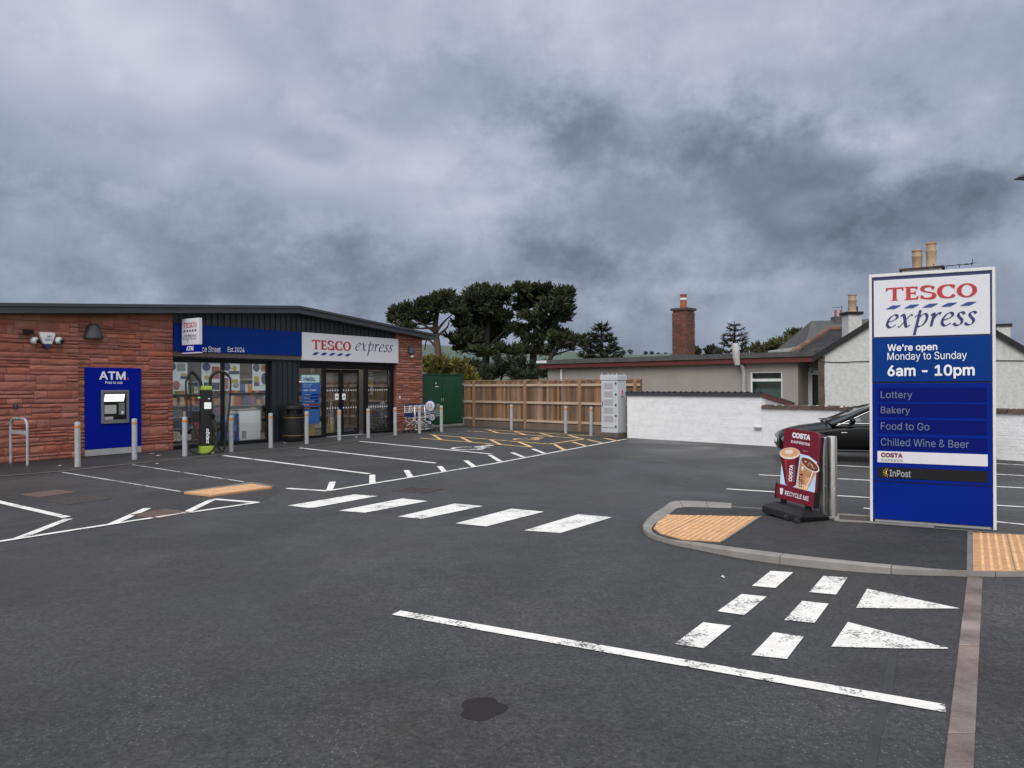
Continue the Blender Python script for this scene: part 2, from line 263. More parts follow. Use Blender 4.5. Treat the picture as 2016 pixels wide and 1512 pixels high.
# ------------------------------------------------------------------ mesh helpers
class MB:
    def __init__(s): s.v = []; s.f = []; s.sm = False
    def add(s, vs, fs):
        o = len(s.v); s.v += [tuple(q) for q in vs]; s.f += [tuple(i+o for i in f) for f in fs]; return s
    def box(s, x0, x1, y0, y1, z0, z1):
        return s.add([(x0,y0,z0),(x1,y0,z0),(x1,y1,z0),(x0,y1,z0),(x0,y0,z1),(x1,y0,z1),(x1,y1,z1),(x0,y1,z1)], [(0,3,2,1),(4,5,6,7),(0,1,5,4),(1,2,6,5),(2,3,7,6),(3,0,4,7)])
    def hexa(s, b, t):
        return s.add(list(b)+list(t), [(0,3,2,1),(4,5,6,7),(0,1,5,4),(1,2,6,5),(2,3,7,6),(3,0,4,7)])
    def prism(s, poly, y0, y1):                       # polygon in x,z extruded along y (front = y0)
        n = len(poly); vs = [(x, y0, z) for x, z in poly] + [(x, y1, z) for x, z in poly]
        ar = sum(poly[i][0]*poly[(i+1) % n][1] - poly[(i+1) % n][0]*poly[i][1] for i in range(n))
        idx = list(range(n)) if ar > 0 else list(range(n))[::-1]
        fs = [tuple(idx), tuple(i+n for i in idx[::-1])]
        for k in range(n):
            a, b = idx[k], idx[(k+1) % n]; fs.append((b, a, a+n, b+n))
        return s.add(vs, fs)
    def slab(s, poly, z0, z1):                        # polygon in x,y extruded along z
        n = len(poly); ar = sum(poly[i][0]*poly[(i+1) % n][1] - poly[(i+1) % n][0]*poly[i][1] for i in range(n))
        if ar < 0: poly = poly[::-1]
        vs = [(p[0], p[1], z0) for p in poly] + [(p[0], p[1], z1) for p in poly]
        return s.add(vs, [tuple(range(n))[::-1], tuple(range(n, 2*n))] + [(k, (k+1) % n, (k+1) % n+n, k+n) for k in range(n)])
    def sheet(s, poly, z):
        ar = sum(poly[i][0]*poly[(i+1) % len(poly)][1] - poly[(i+1) % len(poly)][0]*poly[i][1] for i in range(len(poly)))
        if ar < 0: poly = poly[::-1]
        return s.add([(p[0], p[1], z) for p in poly], [tuple(range(len(poly)))])
    def tube(s, pts, r, n=8, cap=True):
        pts = [Vector(p) for p in pts]; m = len(pts); rs = r if isinstance(r, (list, tuple)) else [r]*m
        o = len(s.v); up = None
        for i, p in enumerate(pts):
            t = (pts[min(i+1, m-1)] - pts[max(i-1, 0)]).normalized()
            if up is None: up = Vector((0, 0, 1)) if abs(t.z) < .9 else Vector((1, 0, 0))
            a = t.cross(up)
            if a.length < 1e-4: a = t.cross(Vector((.3, .9, .1)))
            a.normalize(); b = t.cross(a); up = b.cross(t) if False else up
            for k in range(n):
                q = 2*math.pi*k/n; s.v.append(tuple(p + a*math.cos(q)*rs[i] + b*math.sin(q)*rs[i]))
        for i in range(m-1):
            for k in range(n):
                s.f.append((o+i*n+k, o+i*n+(k+1) % n, o+(i+1)*n+(k+1) % n, o+(i+1)*n+k))
        if cap: s.f.append(tuple(o+k for k in range(n))[::-1]); s.f.append(tuple(o+(m-1)*n+k for k in range(n)))
        return s
    def lathe(s, prof, cx=0, cy=0, n=20, sx=1., sy=1.):    # prof: (r,z)
        o = len(s.v); m = len(prof)
        for r, z in prof:
            for k in range(n):
                q = 2*math.pi*k/n; s.v.append((cx+r*sx*math.cos(q), cy+r*sy*math.sin(q), z))
        for i in range(m-1):
            for k in range(n): s.f.append((o+i*n+k, o+i*n+(k+1) % n, o+(i+1)*n+(k+1) % n, o+(i+1)*n+k))
        s.f.append(tuple(o+k for k in range(n))[::-1]); s.f.append(tuple(o+(m-1)*n+k for k in range(n)))
        return s
    def disc(s, cx, cz, rx, rz, y0, y1, n=24):
        return s.prism([(cx+rx*math.cos(2*math.pi*k/n), cz+rz*math.sin(2*math.pi*k/n)) for k in range(n)], y0, y1)
    def build(s, name, mat, parent=None, smooth=False, bevel=0., loc=None):
        me = bpy.data.meshes.new(name); me.from_pydata(s.v, [], s.f); me.update()
        o = bpy.data.objects.new(name, me); C.objects.link(o)
        me.materials.append(M[mat] if isinstance(mat, str) else mat)
        bm = bmesh.new(); bm.from_mesh(me)
        bmesh.ops.recalc_face_normals(bm, faces=bm.faces) if s.sm is False and len(bm.faces) < 60000 and not getattr(s, 'raw', False) else None
        bm.to_mesh(me); bm.free()
        if parent: o.parent = parent
        if loc: o.location = loc
        if smooth:
            for p in me.polygons: p.use_smooth = True
            if smooth != 'all':
                try: me.set_sharp_from_angle(angle=R(40))
                except Exception: pass
        if bevel:
            b = o.modifiers.new('bevel', 'BEVEL'); b.width = bevel; b.segments = 2; b.limit_method = 'ANGLE'; b.angle_limit = R(50)
        return o
def tag(o, label=None, cat=None, group=None, kind=None):
    if label: o['label'] = label
    if cat: o['category'] = cat
    if group: o['group'] = group
    if kind: o['kind'] = kind
    return o
def thing(name, label, cat, loc=(0, 0, 0), rz=0., group=None):
    o = bpy.data.objects.new(name, None); C.objects.link(o); o.empty_display_size = .2
    o.location = loc; o.rotation_euler = (0, 0, rz)
    return tag(o, label, cat, group)
def copy_tree(o, parent=None):
    c = o.copy(); C.objects.link(c)
    if parent: c.parent = parent
    for ch in [q for q in C.objects if q.parent == o]: copy_tree(ch, c)
    return c
def struct(o): o['kind'] = 'structure'; return o
FONT = None
try: FONT = bpy.data.fonts.load(bpy.utils.system_resource('DATAFILES', path='fonts') + '/Inter.woff2')   # Blender's own interface font
except Exception: FONT = None
def text(string, box, y, mat, parent, bold=0., name='lettering', rot=0, depth=.003, keep=False):
    cu = bpy.data.curves.new('t', 'FONT'); cu.body = string
    if FONT: cu.font = FONT
    cu.size = 1;  cu.resolution_u = 3; cu.extrude = 0
    to = bpy.data.objects.new('t', cu); C.objects.link(to)
    dg = bpy.context.evaluated_depsgraph_get(); dg.update()
    me = bpy.data.meshes.new_from_object(to.evaluated_get(dg)); bpy.data.objects.remove(to); bpy.data.curves.remove(cu)
    vs = np.array([v.co[:2] for v in me.vertices])
    if rot: c, sn = round(math.cos(rot)), round(math.sin(rot)); vs = np.stack([c*vs[:, 0]-sn*vs[:, 1], sn*vs[:, 0]+c*vs[:, 1]], 1)
    lo, hi = vs.min(0), vs.max(0); x0, z0, x1, z1 = box
    sx, sz = (x1-x0)/(hi[0]-lo[0]), (z1-z0)/(hi[1]-lo[1])
    mb = MB(); fc = [tuple(p.vertices) for p in me.polygons]; bo = bold*1.15
    lo = lo-bo; hi = hi+bo; sx, sz = (x1-x0)/(hi[0]-lo[0]), (z1-z0)/(hi[1]-lo[1])
    sh = [(0, 0)]+([(bo*math.cos(R(45*k)), bo*math.sin(R(45*k))) for k in range(8)] if bold else [])
    for k, (dx, dz) in enumerate(sh):
        mb.add([(x0+(a+dx-lo[0])*sx, y-.00025*k, z0+(b+dz-lo[1])*sz) for a, b in vs], fc)
    bpy.data.meshes.remove(me); mb.raw = True
    return mb.build(name, mat, parent)
def cat_rom(pts, k=7):
    out = []; n = len(pts)
    for i in range(n-1):
        p0, p1, p2, p3 = pts[max(i-1, 0)], pts[i], pts[i+1], pts[min(i+2, n-1)]
        for j in range(k):
            t = j/k
            out.append(tuple(.5*((2*b)+(-a+c)*t+(2*a-5*b+4*c-d)*t*t+(-a+3*b-3*c+d)*t**3) for a, b, c, d in zip(p0, p1, p2, p3)))
    return out+[tuple(pts[-1])]
def smooth3(pts, k=8): return [Vector(p) for p in cat_rom([tuple(q) for q in pts], k)]
def stroke(pts, wmin, wmax, nib, k=7, curve=True):        # broad nib stroke -> strip of polygons
    p = cat_rom(pts, k) if curve else pts
    L_, R_ = [], []
    for i in range(len(p)):
        a, b = p[max(i-1, 0)], p[min(i+1, len(p)-1)]
        dx, dy = b[0]-a[0], b[1]-a[1]; l = math.hypot(dx, dy) or 1; dx /= l; dy /= l
        w = (wmin+(wmax-wmin)*abs(dx*math.sin(nib)-dy*math.cos(nib)))/2
        L_.append((p[i][0]-dy*w, p[i][1]+dx*w)); R_.append((p[i][0]+dy*w, p[i][1]-dx*w))
    return L_, R_
class Glyphs:
    def __init__(s): s.strips = []
    def st(s, pts, ox, wmin, wmax, nib, curve=True):
        L_, R_ = stroke(pts, wmin, wmax, nib, curve=curve)
        s.strips.append(([(x+ox, y) for x, y in L_], [(x+ox, y) for x, y in R_]))
    def poly(s, P, ox): s.strips.append([(x+ox, y) for x, y in P])
    def build(s, box, y, mat, parent, shear=0., name='lettering', zfit=None):
        P = []
        for q in s.strips:
            for (a, b) in (q[0]+q[1] if isinstance(q, tuple) else q): P.append((a+shear*b, b))
        P = np.array(P); lo, hi = P.min(0), P.max(0)
        if zfit: lo[1], hi[1] = zfit
        x0, z0, x1, z1 = box
        f = lambda a, b: (x0+(a+shear*b-lo[0])*(x1-x0)/(hi[0]-lo[0]), z0+(b-lo[1])*(z1-z0)/(hi[1]-lo[1]))
        mb = MB()
        for k, q in enumerate(s.strips):
            yy = y-.0007*(k % 5)
            if isinstance(q, tuple):
                A = [f(*p) for p in q[0]]; B = [f(*p) for p in q[1]]
                for i in range(len(A)-1): mb.add([(A[i][0], yy, A[i][1]), (A[i+1][0], yy, A[i+1][1]), (B[i+1][0], yy, B[i+1][1]), (B[i][0], yy, B[i][1])], [(3, 2, 1, 0)])
            else:
                mb.add([(*[(f(*p))[0]], yy, f(*p)[1]) for p in q], [tuple(range(len(q)))])
        return mb.build(name, mat, parent)
def serif_caps():
    g = Glyphs(); x = 0.
    # T
    g.poly([(0, 1), (0, .72), (.06, .72), (.14, .88), (.94, .88), (1.02, .72), (1.08, .72), (1.08, 1)][::-1], x)
    g.poly([(.42, .885), (.42, .10), (.30, 0), (.78, 0), (.66, .10), (.66, .885)], x); x += 1.14
    # E
    g.poly([(0, 0), (0, .05), (.10, .08), (.10, .92), (0, .95), (0, 1), (.36, 1), (.36, 0)][::-1], x)
    g.poly([(.355, .88), (.355, 1), (.78, 1), (.78, .74), (.74, .74), (.64, .88)], x); g.poly([(.355, .45), (.355, .56), (.56, .56), (.64, .66), (.67, .66), (.67, .36), (.64, .36), (.56, .45)], x)
    g.poly([(.355, 0), (.355, .12), (.66, .12), (.80, .30), (.84, .30), (.82, 0)], x); x += .94
    # S
    g.st([(.78, .76), (.66, .92), (.44, .965), (.20, .90), (.12, .74), (.24, .60), (.48, .51), (.74, .42), (.82, .26), (.72, .09), (.44, .035), (.20, .09), (.06, .25)], x, .10, .27, -.35)
    g.poly([(.74, .97), (.80, .97), (.80, .68), (.75, .68)], x); g.poly([(.03, .32), (.08, .32), (.10, .03), (.03, .03)], x); x += 1.0
    # C
    g.st([(.98, .80), (.82, .93), (.60, .965), (.32, .89), (.15, .66), (.15, .38), (.30, .14), (.58, .04), (.82, .08), (1.0, .22)], x, .08, .29, 0.)
    g.poly([(.95, .99), (1.0, .99), (1.0, .66), (.95, .66)], x); x += 1.12
    # O
    n = 40
    for i in range(n):
        a, b = 2*math.pi*i/n, 2*math.pi*(i+1)/n
        o = lambda q: (.58+.58*math.cos(q), .5+.52*math.sin(q)); e = lambda q: (.58+.31*math.cos(q), .5+.415*math.sin(q))
        g.poly([o(a), o(b), e(b), e(a)], x)
    return g
def italic_express(heavy=1.):
    g = Glyphs(); x = 0.; w0, w1 = .055*heavy, .19*heavy; nib = R(28)
    def e(x): g.st([(.10, .42), (.42, .52), (.66, .70), (.66, .88), (.48, .97), (.26, .84), (.10, .55), (.09, .26), (.24, .05), (.44, .03), (.70, .20)], x, w0, w1, nib)
    def s_(x): g.st([(.60, .82), (.46, .96), (.26, .93), (.20, .76), (.36, .56), (.54, .38), (.54, .16), (.38, .03), (.18, .04), (.03, .18)], x, w0, w1, nib)
    e(x); x += .90
    g.st([(.02, .82), (.14, .96), (.26, .86), (.40, .50), (.54, .12), (.66, .03), (.82, .16)], x, w0, w1*1.1, nib); g.st([(.84, .84), (.76, .96), (.64, .84), (.40, .48), (.18, .12), (.08, .02), (0, .10)], x, w0, w1*.45, nib); x += 1.02
    g.st([(.28, 1.25), (.28, .6), (.28, 0), (.28, -.62)], x, w0, w1*1.1, nib); g.st([(.0, .72), (.12, .86), (.28, .94)], x, w0, w1*.5, nib); g.st([(.28, .62), (.46, .86), (.66, .96), (.84, .80), (.86, .48), (.72, .16), (.48, .02), (.28, .08)], x, w0, w1, nib); x += 1.10
    g.st([(.02, .80), (.12, .94), (.20, .90), (.20, .45), (.20, 0)], x, w0, w1*1.1, nib); g.st([(.20, .52), (.36, .82), (.52, .97), (.66, .90)], x, w0, w1*1.2, nib); x += .80
    e(x); x += .86; s_(x); x += .76; s_(x)
    return g
def dashes(box, y, mat, parent, n=5, k=.6, name='dash_stripe'):
    x0, z0, x1, z1 = box; W_ = x1-x0; w = W_/n; sk = w*.33
    mb = MB()
    for i in range(n):
        a = x0+i*(W_-w*.88)/(n-1); b = a+w*.88
        P = [(a, z0), (a+w*.10, z0+(z1-z0)*.30), (a+sk, z1-.12*(z1-z0)), (a+sk+.08*w, z1), (b, z1), (b-w*.10, z1-(z1-z0)*.35), (b-sk, z0+.1*(z1-z0)), (b-sk-.06*w, z0)]
        mb.prism(P, y-.002, y+.002)
    return mb.build(name, mat, parent)
random.seed(7)
rnd = random.random
def U(a, b): return a+(b-a)*random.random()
#@@SETTING
# ------------------------------------------------------------------ ground, roads and paint
g = MB().sheet([(-4000, -4000), (4000, -4000), (4000, 4000), (-4000, 4000)], -.03).build('ground', 'grass'); struct(g)
lot = MB().sheet([(-60, -25), (40, -25), (40, -9), (-2.9, 31.0), (-60, 31)], 0.).build('car_park', 'lot'); struct(lot)
def pl(*px, z=0.): return [G(x, y, z) for x, y in px]
# road to the right beyond the flush sett channel
def ext(a, b, t): return a+(b-a)*t
cl0, cl1 = G(1858, 1512), G(1905, 1131); cr0, cr1 = G(1917, 1512), G(1935, 1131)
rd = [ext(cr1, cr0, 8), cr1, ext(cr0, cr1, 1)+Vector((30, -1, 0)), Vector((30, -25, 0)), Vector((-9, -25, 0))]
struct(MB().sheet([ext(cl0, cl1, .999), cl1+Vector((.3, .02, 0)), cl1+Vector((30, -.6, 0)), Vector((34, -24, 0)), ext(cl1, cl0, 9)], .004).build('road', 'road'))
mb = MB(); n = 22
for i in range(n):                                        # setts laid along the channel, each with its joint
    t0, t1 = i/n*4.0-.0, (i+.985)/n*4.0
    q = [ext(cl1, cl0, t0), ext(cl1, cl0, t1), ext(cr1, cr0, t1), ext(cr1, cr0, t0)]
    mb.slab([(p.x, p.y) for p in q], -.02, .009+U(0, .003))
struct(mb.build('road_channel', 'setts', bevel=.004))
def ribbon(mb, a, b, w, z):
    a, b = Vector(a), Vector(b); d = (b-a).normalized(); nn = Vector((-d.y, d.x, 0))*w/2
    mb.add([(a+nn).xy[:]+(z,), (a-nn).xy[:]+(z,), (b-nn).xy[:]+(z,), (b+nn).xy[:]+(z,)], [(0, 1, 2, 3)])
def lines(name, segs, w, mat, z):
    mb = MB()
    for i, (p, q) in enumerate(segs): ribbon(mb, G(*p), G(*q), w, z+.0006*(i % 5))
    return struct(mb.build(name, mat))
def quads(name, qs, mat, z=.005):
    mb = MB()
    for q in qs: mb.sheet([G(*p) for p in q], z)
    return struct(mb.build(name, mat))
lines('bay_marking', [((440, 897), (727, 933)), ((590, 882), (858, 912)), ((708, 869), (967, 894)), ((-140, 957), (131, 1019)), ((135, 1022), (35, 1061)), ((290, 1001), (218, 1033)), ((418, 984), (365, 1010)), ((420, 983), (508, 990)),
  ((565, 962), (645, 967)), ((655, 949), (648, 967)), ((733, 935), (733, 953)), ((800, 926), (809, 941)), ((865, 918), (876, 930)), ((917, 907), (933, 919)), ((964, 896), (985, 909)), ((1008, 891), (1030, 900)), ((1049, 884), (1072, 893))], .105, 'white', .004)
lines('edge_marking', [((-160, 1093), (0, 1067)), ((0, 1067), (250, 1028)), ((250, 1028), (508, 990)), ((647, 967), (837, 936)), ((837, 936), (962, 915)), ((962, 915), (1112, 887)), ((1112, 887), (1232, 865))], .085, 'white', .0075)
lines('faded_bay_marking', [((123, 930), (355, 968)), ((260, 915), (480, 949))], .05, 'thin', .004)
lines('far_bay_marking', [((1494, 935), (2016, 961)), ((1430, 963), (2040, 1000)), ((1600, 914), (2016, 937)), ((1960, 913), (2016, 916)), ((1700, 1001), (2040, 1036))], .085, 'white', .004)
quads('zebra_crossing', [[(566, 996), (612, 1001), (744, 977), (697, 974)], [(667, 1006), (718, 1010), (842, 987), (792, 982)], [(783, 1017.5), (830, 1022), (951, 997), (895, 992)], [(897, 1031), (957, 1037), (1071, 1008), (1007, 1002)], [(1032, 1045), (1103, 1050), (1205, 1019), (1139, 1013)]], 'white')
def c2(*ps): return [(1240+x/2.598, 960+y/2.598) for x, y in ps]
quads('give_way_marking', [c2((625, 505), (745, 516), (835, 436), (720, 428)), c2((918, 537), (1055, 550), (1113, 463), (990, 454)), c2((448, 635), (585, 655), (700, 560), (572, 547)), c2((790, 680), (945, 695), (1017, 597), (882, 582)), c2((228, 803), (378, 825), (518, 710), (375, 692)), c2((622, 860), (803, 880), (890, 765), (735, 743)),
   c2((1213, 520), (1158, 618), (1400, 621), (1690, 621)), c2((1115, 690), (1030, 817), (1400, 826), (1625, 828), (1630, 824))], 'worn')
lines('centre_marking', [((780, 1207), (1861, 1396))], .105, 'worn', .005)
lines('hatch_marking', [((844, 856), (1081, 875)), ((1081, 875), (1148, 865)), ((826, 863), (1047, 881)), ((853, 857), (868, 866)), ((908, 862), (927, 871)), ((965, 866), (986, 876)), ((1022, 871), (1047, 881)), ((921, 849), (1147, 864)), ((954, 846), (1184, 860)),
  ((962, 847), (981, 853)), ((1013, 850), (1036, 857)), ((1063, 853), (1089, 860)), ((1119, 857), (1148, 865)), ((1092, 876), (1113, 888)), ((1127, 871), (1155, 879)), ((1157, 866), (1186, 873)), ((1189, 863), (1216, 869))], .10, 'yellow', .010)
def wheelchair(c, ang, sc, mat, name):
    mb = MB(); ca, sa = math.cos(ang), math.sin(ang)
    T = lambda x, y: (c.x+sc*(ca*x-sa*y), c.y+sc*(sa*x+ca*y))
    k = [0]
    def strip(P, w):
        L_, R_ = stroke(P, w, w, 0, curve=False)
        for i in range(len(P)-1):
            k[0] += 1
            mb.sheet([T(*L_[i]), T(*L_[i+1]), T(*R_[i+1]), T(*R_[i])], .012+.0004*(k[0] % 5))
    strip([(.05+.38*math.cos(a), -.32+.38*math.sin(a)) for a in [R(120-i*(-300)/18) for i in range(19)]], .10)
    strip([(-.12, .48), (-.06, .05), (.28, .05), (.46, -.42), (.62, -.36)], .12); strip([(-.10, .26), (.26, .24)], .09)
    mb.sheet([T(-.14+.12*math.cos(a), .66+.12*math.sin(a)) for a in [2*math.pi*i/14 for i in range(14)]], .0125)
    return struct(mb.build(name, mat))
wheelchair(G(936, 881.5), R(-42), 1.05, 'white', 'disabled_bay_symbol')
wheelchair(G(1046, 864), R(-42), .95, 'yellow', 'disabled_hatch_symbol')
bp_ = [(-160, 1093), (0, 1067), (250, 1028), (508, 990), (565, 962), (647, 967), (837, 936), (962, 915), (1112, 887), (1232, 865), (1190, 859), (905, 845), (862, 850), (705, 868), (440, 896), (262, 914), (0, 939), (-160, 956)]
struct(MB().sheet([tuple(G(*q))[:2] for q in bp_], .0015).build('parking_bay', 'bay'))
# flush edging that separates the shop apron from the bays
mb = MB()
ep = [(-120, 951), (0, 939), (123, 929), (262, 914), (440, 896), (590, 881), (705, 868), (800, 857), (862, 850), (905, 845)]
for i in range(len(ep)-1): ribbon(mb, G(*ep[i]), G(*ep[i+1]), .055, .0165)
struct(mb.build('edging_strip', 'edging'))
ap = [G(x, y) for x, y in ep]+[Vector((-1.9, 29.75, 0)), Vector((-4.2, 27.5, 0)), Vector((-16, 10, 0))]
struct(MB().sheet([(p.x, p.y) for p in ap], .003).build('shop_apron', 'foot'))
struct(MB().sheet(pl((357, 970), (414, 976), (541, 959), (497, 951)), .02).build('tactile_base', 'edging'))
def tactile(name, px, z, ux, blister=.064):
    P = [G(x, y, z) for x, y in px]; mb = MB(); bl = MB(); bl.raw = True; mb.slab([(p.x, p.y) for p in P], z-.03, z)
    e = (G(*ux[1], z)-G(*ux[0], z)).normalized(); f = Vector((-e.y, e.x, 0)); o = P[0]
    us = [(p-o).dot(e) for p in P]; vs = [(p-o).dot(f) for p in P]
    UV = list(zip(us, vs))
    def inside(u, v):
        c = False
        for i in range(len(UV)):
            (a, b), (c_, d) = UV[i], UV[i-1]
            if (b > v) != (d > v) and u < (c_-a)*(v-b)/(d-b)+a: c = not c
        return c
    u = min(us)
    while u < max(us):
        v = min(vs)
        while v < max(vs):
            if all(inside(u+a, v+b) for a, b in ((.02, 0), (-.02, 0), (0, .02), (0, -.02))):
                p = o+e*u+f*v
                bl.lathe([(.017, z-.001), (.013, z+.005), (.008, z+.0065)], p.x, p.y, 7)
            v += blister
        u += blister
    mb.raw = True
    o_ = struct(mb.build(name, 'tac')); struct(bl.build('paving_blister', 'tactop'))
    # joints between the slabs
    jb = MB(); jj = .4
    u = math.floor(min(us)/jj)*jj
    k = 0
    for lo, hi, vlo, vhi, swap in ((min(us), max(us), min(vs), max(vs), 0), (min(vs), max(vs), min(us), max(us), 1)):
        t = lo+.2
        while t < hi:
            s = vlo
            while s < vhi:
                a, b = (t, s) if not swap else (s, t)
                if inside(a, b):
                    p = o+e*a+f*b; q = (f if not swap else e)*.026; w = (e if not swap else f)*.003
                    jb.add([(p-q-w).xy[:]+(z+.0012+.0008*swap,), (p+q-w).xy[:]+(z+.0012+.0008*swap,), (p+q+w).xy[:]+(z+.0012+.0008*swap,), (p-q+w).xy[:]+(z+.0012+.0008*swap,)], [(0, 1, 2, 3)])
                s += .05
            t += .4
    struct(jb.build('paving_joint', 'edging'))
    return o_
FZ = .045
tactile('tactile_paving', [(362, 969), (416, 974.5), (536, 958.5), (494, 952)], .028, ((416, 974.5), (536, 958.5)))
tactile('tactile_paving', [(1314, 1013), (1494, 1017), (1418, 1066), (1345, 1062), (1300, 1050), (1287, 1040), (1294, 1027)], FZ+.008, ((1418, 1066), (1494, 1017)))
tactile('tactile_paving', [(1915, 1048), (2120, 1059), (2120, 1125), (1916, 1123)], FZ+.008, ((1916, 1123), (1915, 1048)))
# the kerbed footway island with the totem
kp = [((1440, 996), (1440, 1000), .05), ((1335, 991), (1345, 998), .05), ((1306, 1004), (1321, 1009), .05), ((1281, 1021), (1297, 1024), .05), ((1266, 1041), (1283, 1040), .05), ((1275, 1056), (1292, 1052), .05), ((1310, 1069), (1325, 1062), .053), ((1370, 1082), (1385, 1069), .06), ((1480, 1103), (1490, 1083), .075), ((1640, 1122), (1645, 1101), .08), ((1790, 1132), (1792, 1115), .06), ((1905, 1134), (1906, 1124), .05), ((2016, 1135), (2016, 1125), .05), ((2130, 1136), (2130, 1126), .05)]
KO = [tuple(G(*o))[:2]+(h,) for o, i, h in kp]; KI = [tuple(G(*i, h))[:2]+(h,) for o, i, h in kp]
KO = cat_rom(KO, 8); KI = cat_rom(KI, 8)
mb = MB(); acc = 0.; i0 = 0; joints = [0]
for i in range(1, len(KO)):
    acc += math.dist(KO[i][:2], KO[i-1][:2])
    if acc > (.30 if i < 56 else .85): joints.append(i); acc = 0
if joints[-1] != len(KO)-1: joints.append(len(KO)-1)
for a, b in zip(joints, joints[1:]):
    vs, fs = [], []; m = b-a+1
    for i in range(a, b+1):
        o, q = Vector(KO[i]), Vector(KI[i])
        if i == b: o2, q2 = Vector(KO[i-1]), Vector(KI[i-1]); L_ = max((o-o2).length, .01); o = o.lerp(o2, min(.007/L_, .5)); q = q.lerp(q2, min(.007/L_, .5))
        h = o.z
        cup = o.lerp(q, .14)
        vs += [(o.x, o.y, -.03), (o.x, o.y, h-.014), (cup.x, cup.y, h), (q.x, q.y, h), (q.x, q.y, -.03)]
    for i in range(m-1):
        for k in range(4): fs.append((i*5+k, i*5+k+1, (i+1)*5+k+1, (i+1)*5+k))
    fs += [(0, 1, 2, 3, 4), tuple((m-1)*5+k for k in (4, 3, 2, 1, 0))]
    mb.add(vs, fs)
struct(mb.build('kerb', 'kerb'))
back = [(2130, 1062), (1962, 1047), (1714, 1029), (1655, 1027), (1520, 1005)]
struct(MB().sheet([(p[0], p[1]) for p in KI]+[tuple(G(x, y, FZ))[:2] for x, y in back], FZ).build('footway', 'foot'))
mb = MB()
for a, b in zip([(1440, 998), (1520, 1003), (1655, 1025)], [(1520, 1003), (1655, 1025), (1655, 1025.5)]): ribbon(mb, G(*a, FZ), G(*b, FZ), .06, FZ+.006)
ribbon(mb, G(1418, 1067, FZ), G(1496, 1017, FZ), .05, FZ+.0065); ribbon(mb, G(1910, 1047, FZ), G(1910, 1124, FZ), .05, FZ+.0055); ribbon(mb, G(1700, 1030, FZ), G(2130, 1063, FZ), .05, FZ+.0075)
struct(mb.build('edging_strip', 'edging'))
# open concrete pit at the foot of the totem
pa, pb = G(1652, 1026, FZ), G(1800, 1036, FZ); e = (pb-pa).normalized(); f = Vector((-e.y, e.x, 0))
pit = thing('drain_pit', 'shallow open concrete-rimmed pit behind the foot of the tall blue sign', 'pit', (pa.x, pa.y, FZ), math.atan2(e.y, e.x))
mb = MB(); mb.box(0, .9, 0, .06, -.02, .012); mb.box(0, .9, .42, .48, -.02, .0125); mb.box(-.05, 0, 0, .48, -.02, .013); mb.box(.9, .96, 0, .48, -.02, .0135); mb.build('rim', 'kerb', pit)
MB().box(.002, .898, .062, .418, -.02, .003).build('pit_floor', 'soil', pit)
# stains, seam and iron covers
def blob(px, py, rx, ry, z, mat, name, n=44, seed=1, ang=0.):
    random.seed(seed); c = G(px, py); ex = G(px+rx, py)-c; ey = G(px, py-ry)-c
    P = []
    for i in range(n):
        a = 2*math.pi*i/n; r = 1+.14*math.sin(2*a+seed)+.10*math.sin(3*a+2.1*seed)+.06*math.sin(5*a+.7*seed)+U(-.03, .03)
        x, y = math.cos(a)*r, math.sin(a)*r
        P.append((c+ex*x+ey*(y+x*ang)).xy[:])
    return struct(MB().sheet(P, z).build(name, mat))
blob(950, 1395, 48, 20, .0015, 'damp', 'damp_patch', seed=4, ang=.35)
random.seed(77)
for x, y in [(119, 917), (299, 894), (313, 897), (310, 913), (1422, 1138), (560, 872), (700, 861)]:
    c = G(x, y); o = thing('paper_scrap', 'small white scrap of paper lying on the dark tarmac', 'litter', (c.x, c.y, c.z+.004), U(0, 6), 'paper scraps on the tarmac')
    kq = min(1, c.y/16); w, l = U(.02, .05)*kq, U(.04, .09)*kq; MB().add([(-l, -w, 0), (0, -w*U(.6, 1.2), U(.004, .02)), (l, -w*.6, 0), (l*.8, w, .004), (0, w*U(.7, 1.2), U(.006, .016)), (-l*.9, w*.8, .002)], [(0, 1, 4, 5), (1, 2, 3, 4)]).build('sheet', 'pvc', o)
mb = MB()
sp = [(1708, 1530), (1722, 1450), (1742, 1385), (1752, 1330), (1765, 1240), (1790, 1165), (1800, 1136)]
for i in range(len(sp)-1): ribbon(mb, G(*sp[i]), G(*sp[i+1]), .05, .0022+.0003*(i % 2))
struct(mb.build('tar_seam', 'seam'))
def cover(px, py, w, d, lab, mat, ang):
    c = G(px, py); o = thing('drain_cover', lab, 'drain cover', c, ang)
    mb = MB(); fr = .05
    mb.box(-w/2, w/2, -d/2, -d/2+fr, 0, .009); mb.box(-w/2, w/2, d/2-fr, d/2, 0, .009); mb.box(-w/2, -w/2+fr, -d/2+fr, d/2-fr, 0, .0092); mb.box(w/2-fr, w/2, -d/2+fr, d/2-fr, 0, .0092); mb.build('cover_frame', mat, o)
    mb = MB(); k = -w/2+fr+.02
    while k < w/2-fr-.03: mb.box(k, k+.028, -d/2+fr, d/2-fr, .001, .0085); k += .05
    mb.box(-w/2+fr, w/2-fr, -d/2+fr, d/2-fr, 0, .0045); mb.build('grate', mat, o)
cover(95, 972, .55, .55, 'pale rusty drain grate in the bay at far left', 'rust', R(60)); cover(155, 985, .6, .6, 'dark drain grate next to the white line at far left', 'iron', R(60)); cover(318, 1012, .5, .55, 'brown drain cover touching the white edge line left of the paving', 'rust', R(60)); cover(822, 965, .6, .5, 'dark square drain cover beyond the zebra crossing', 'iron', R(-30))
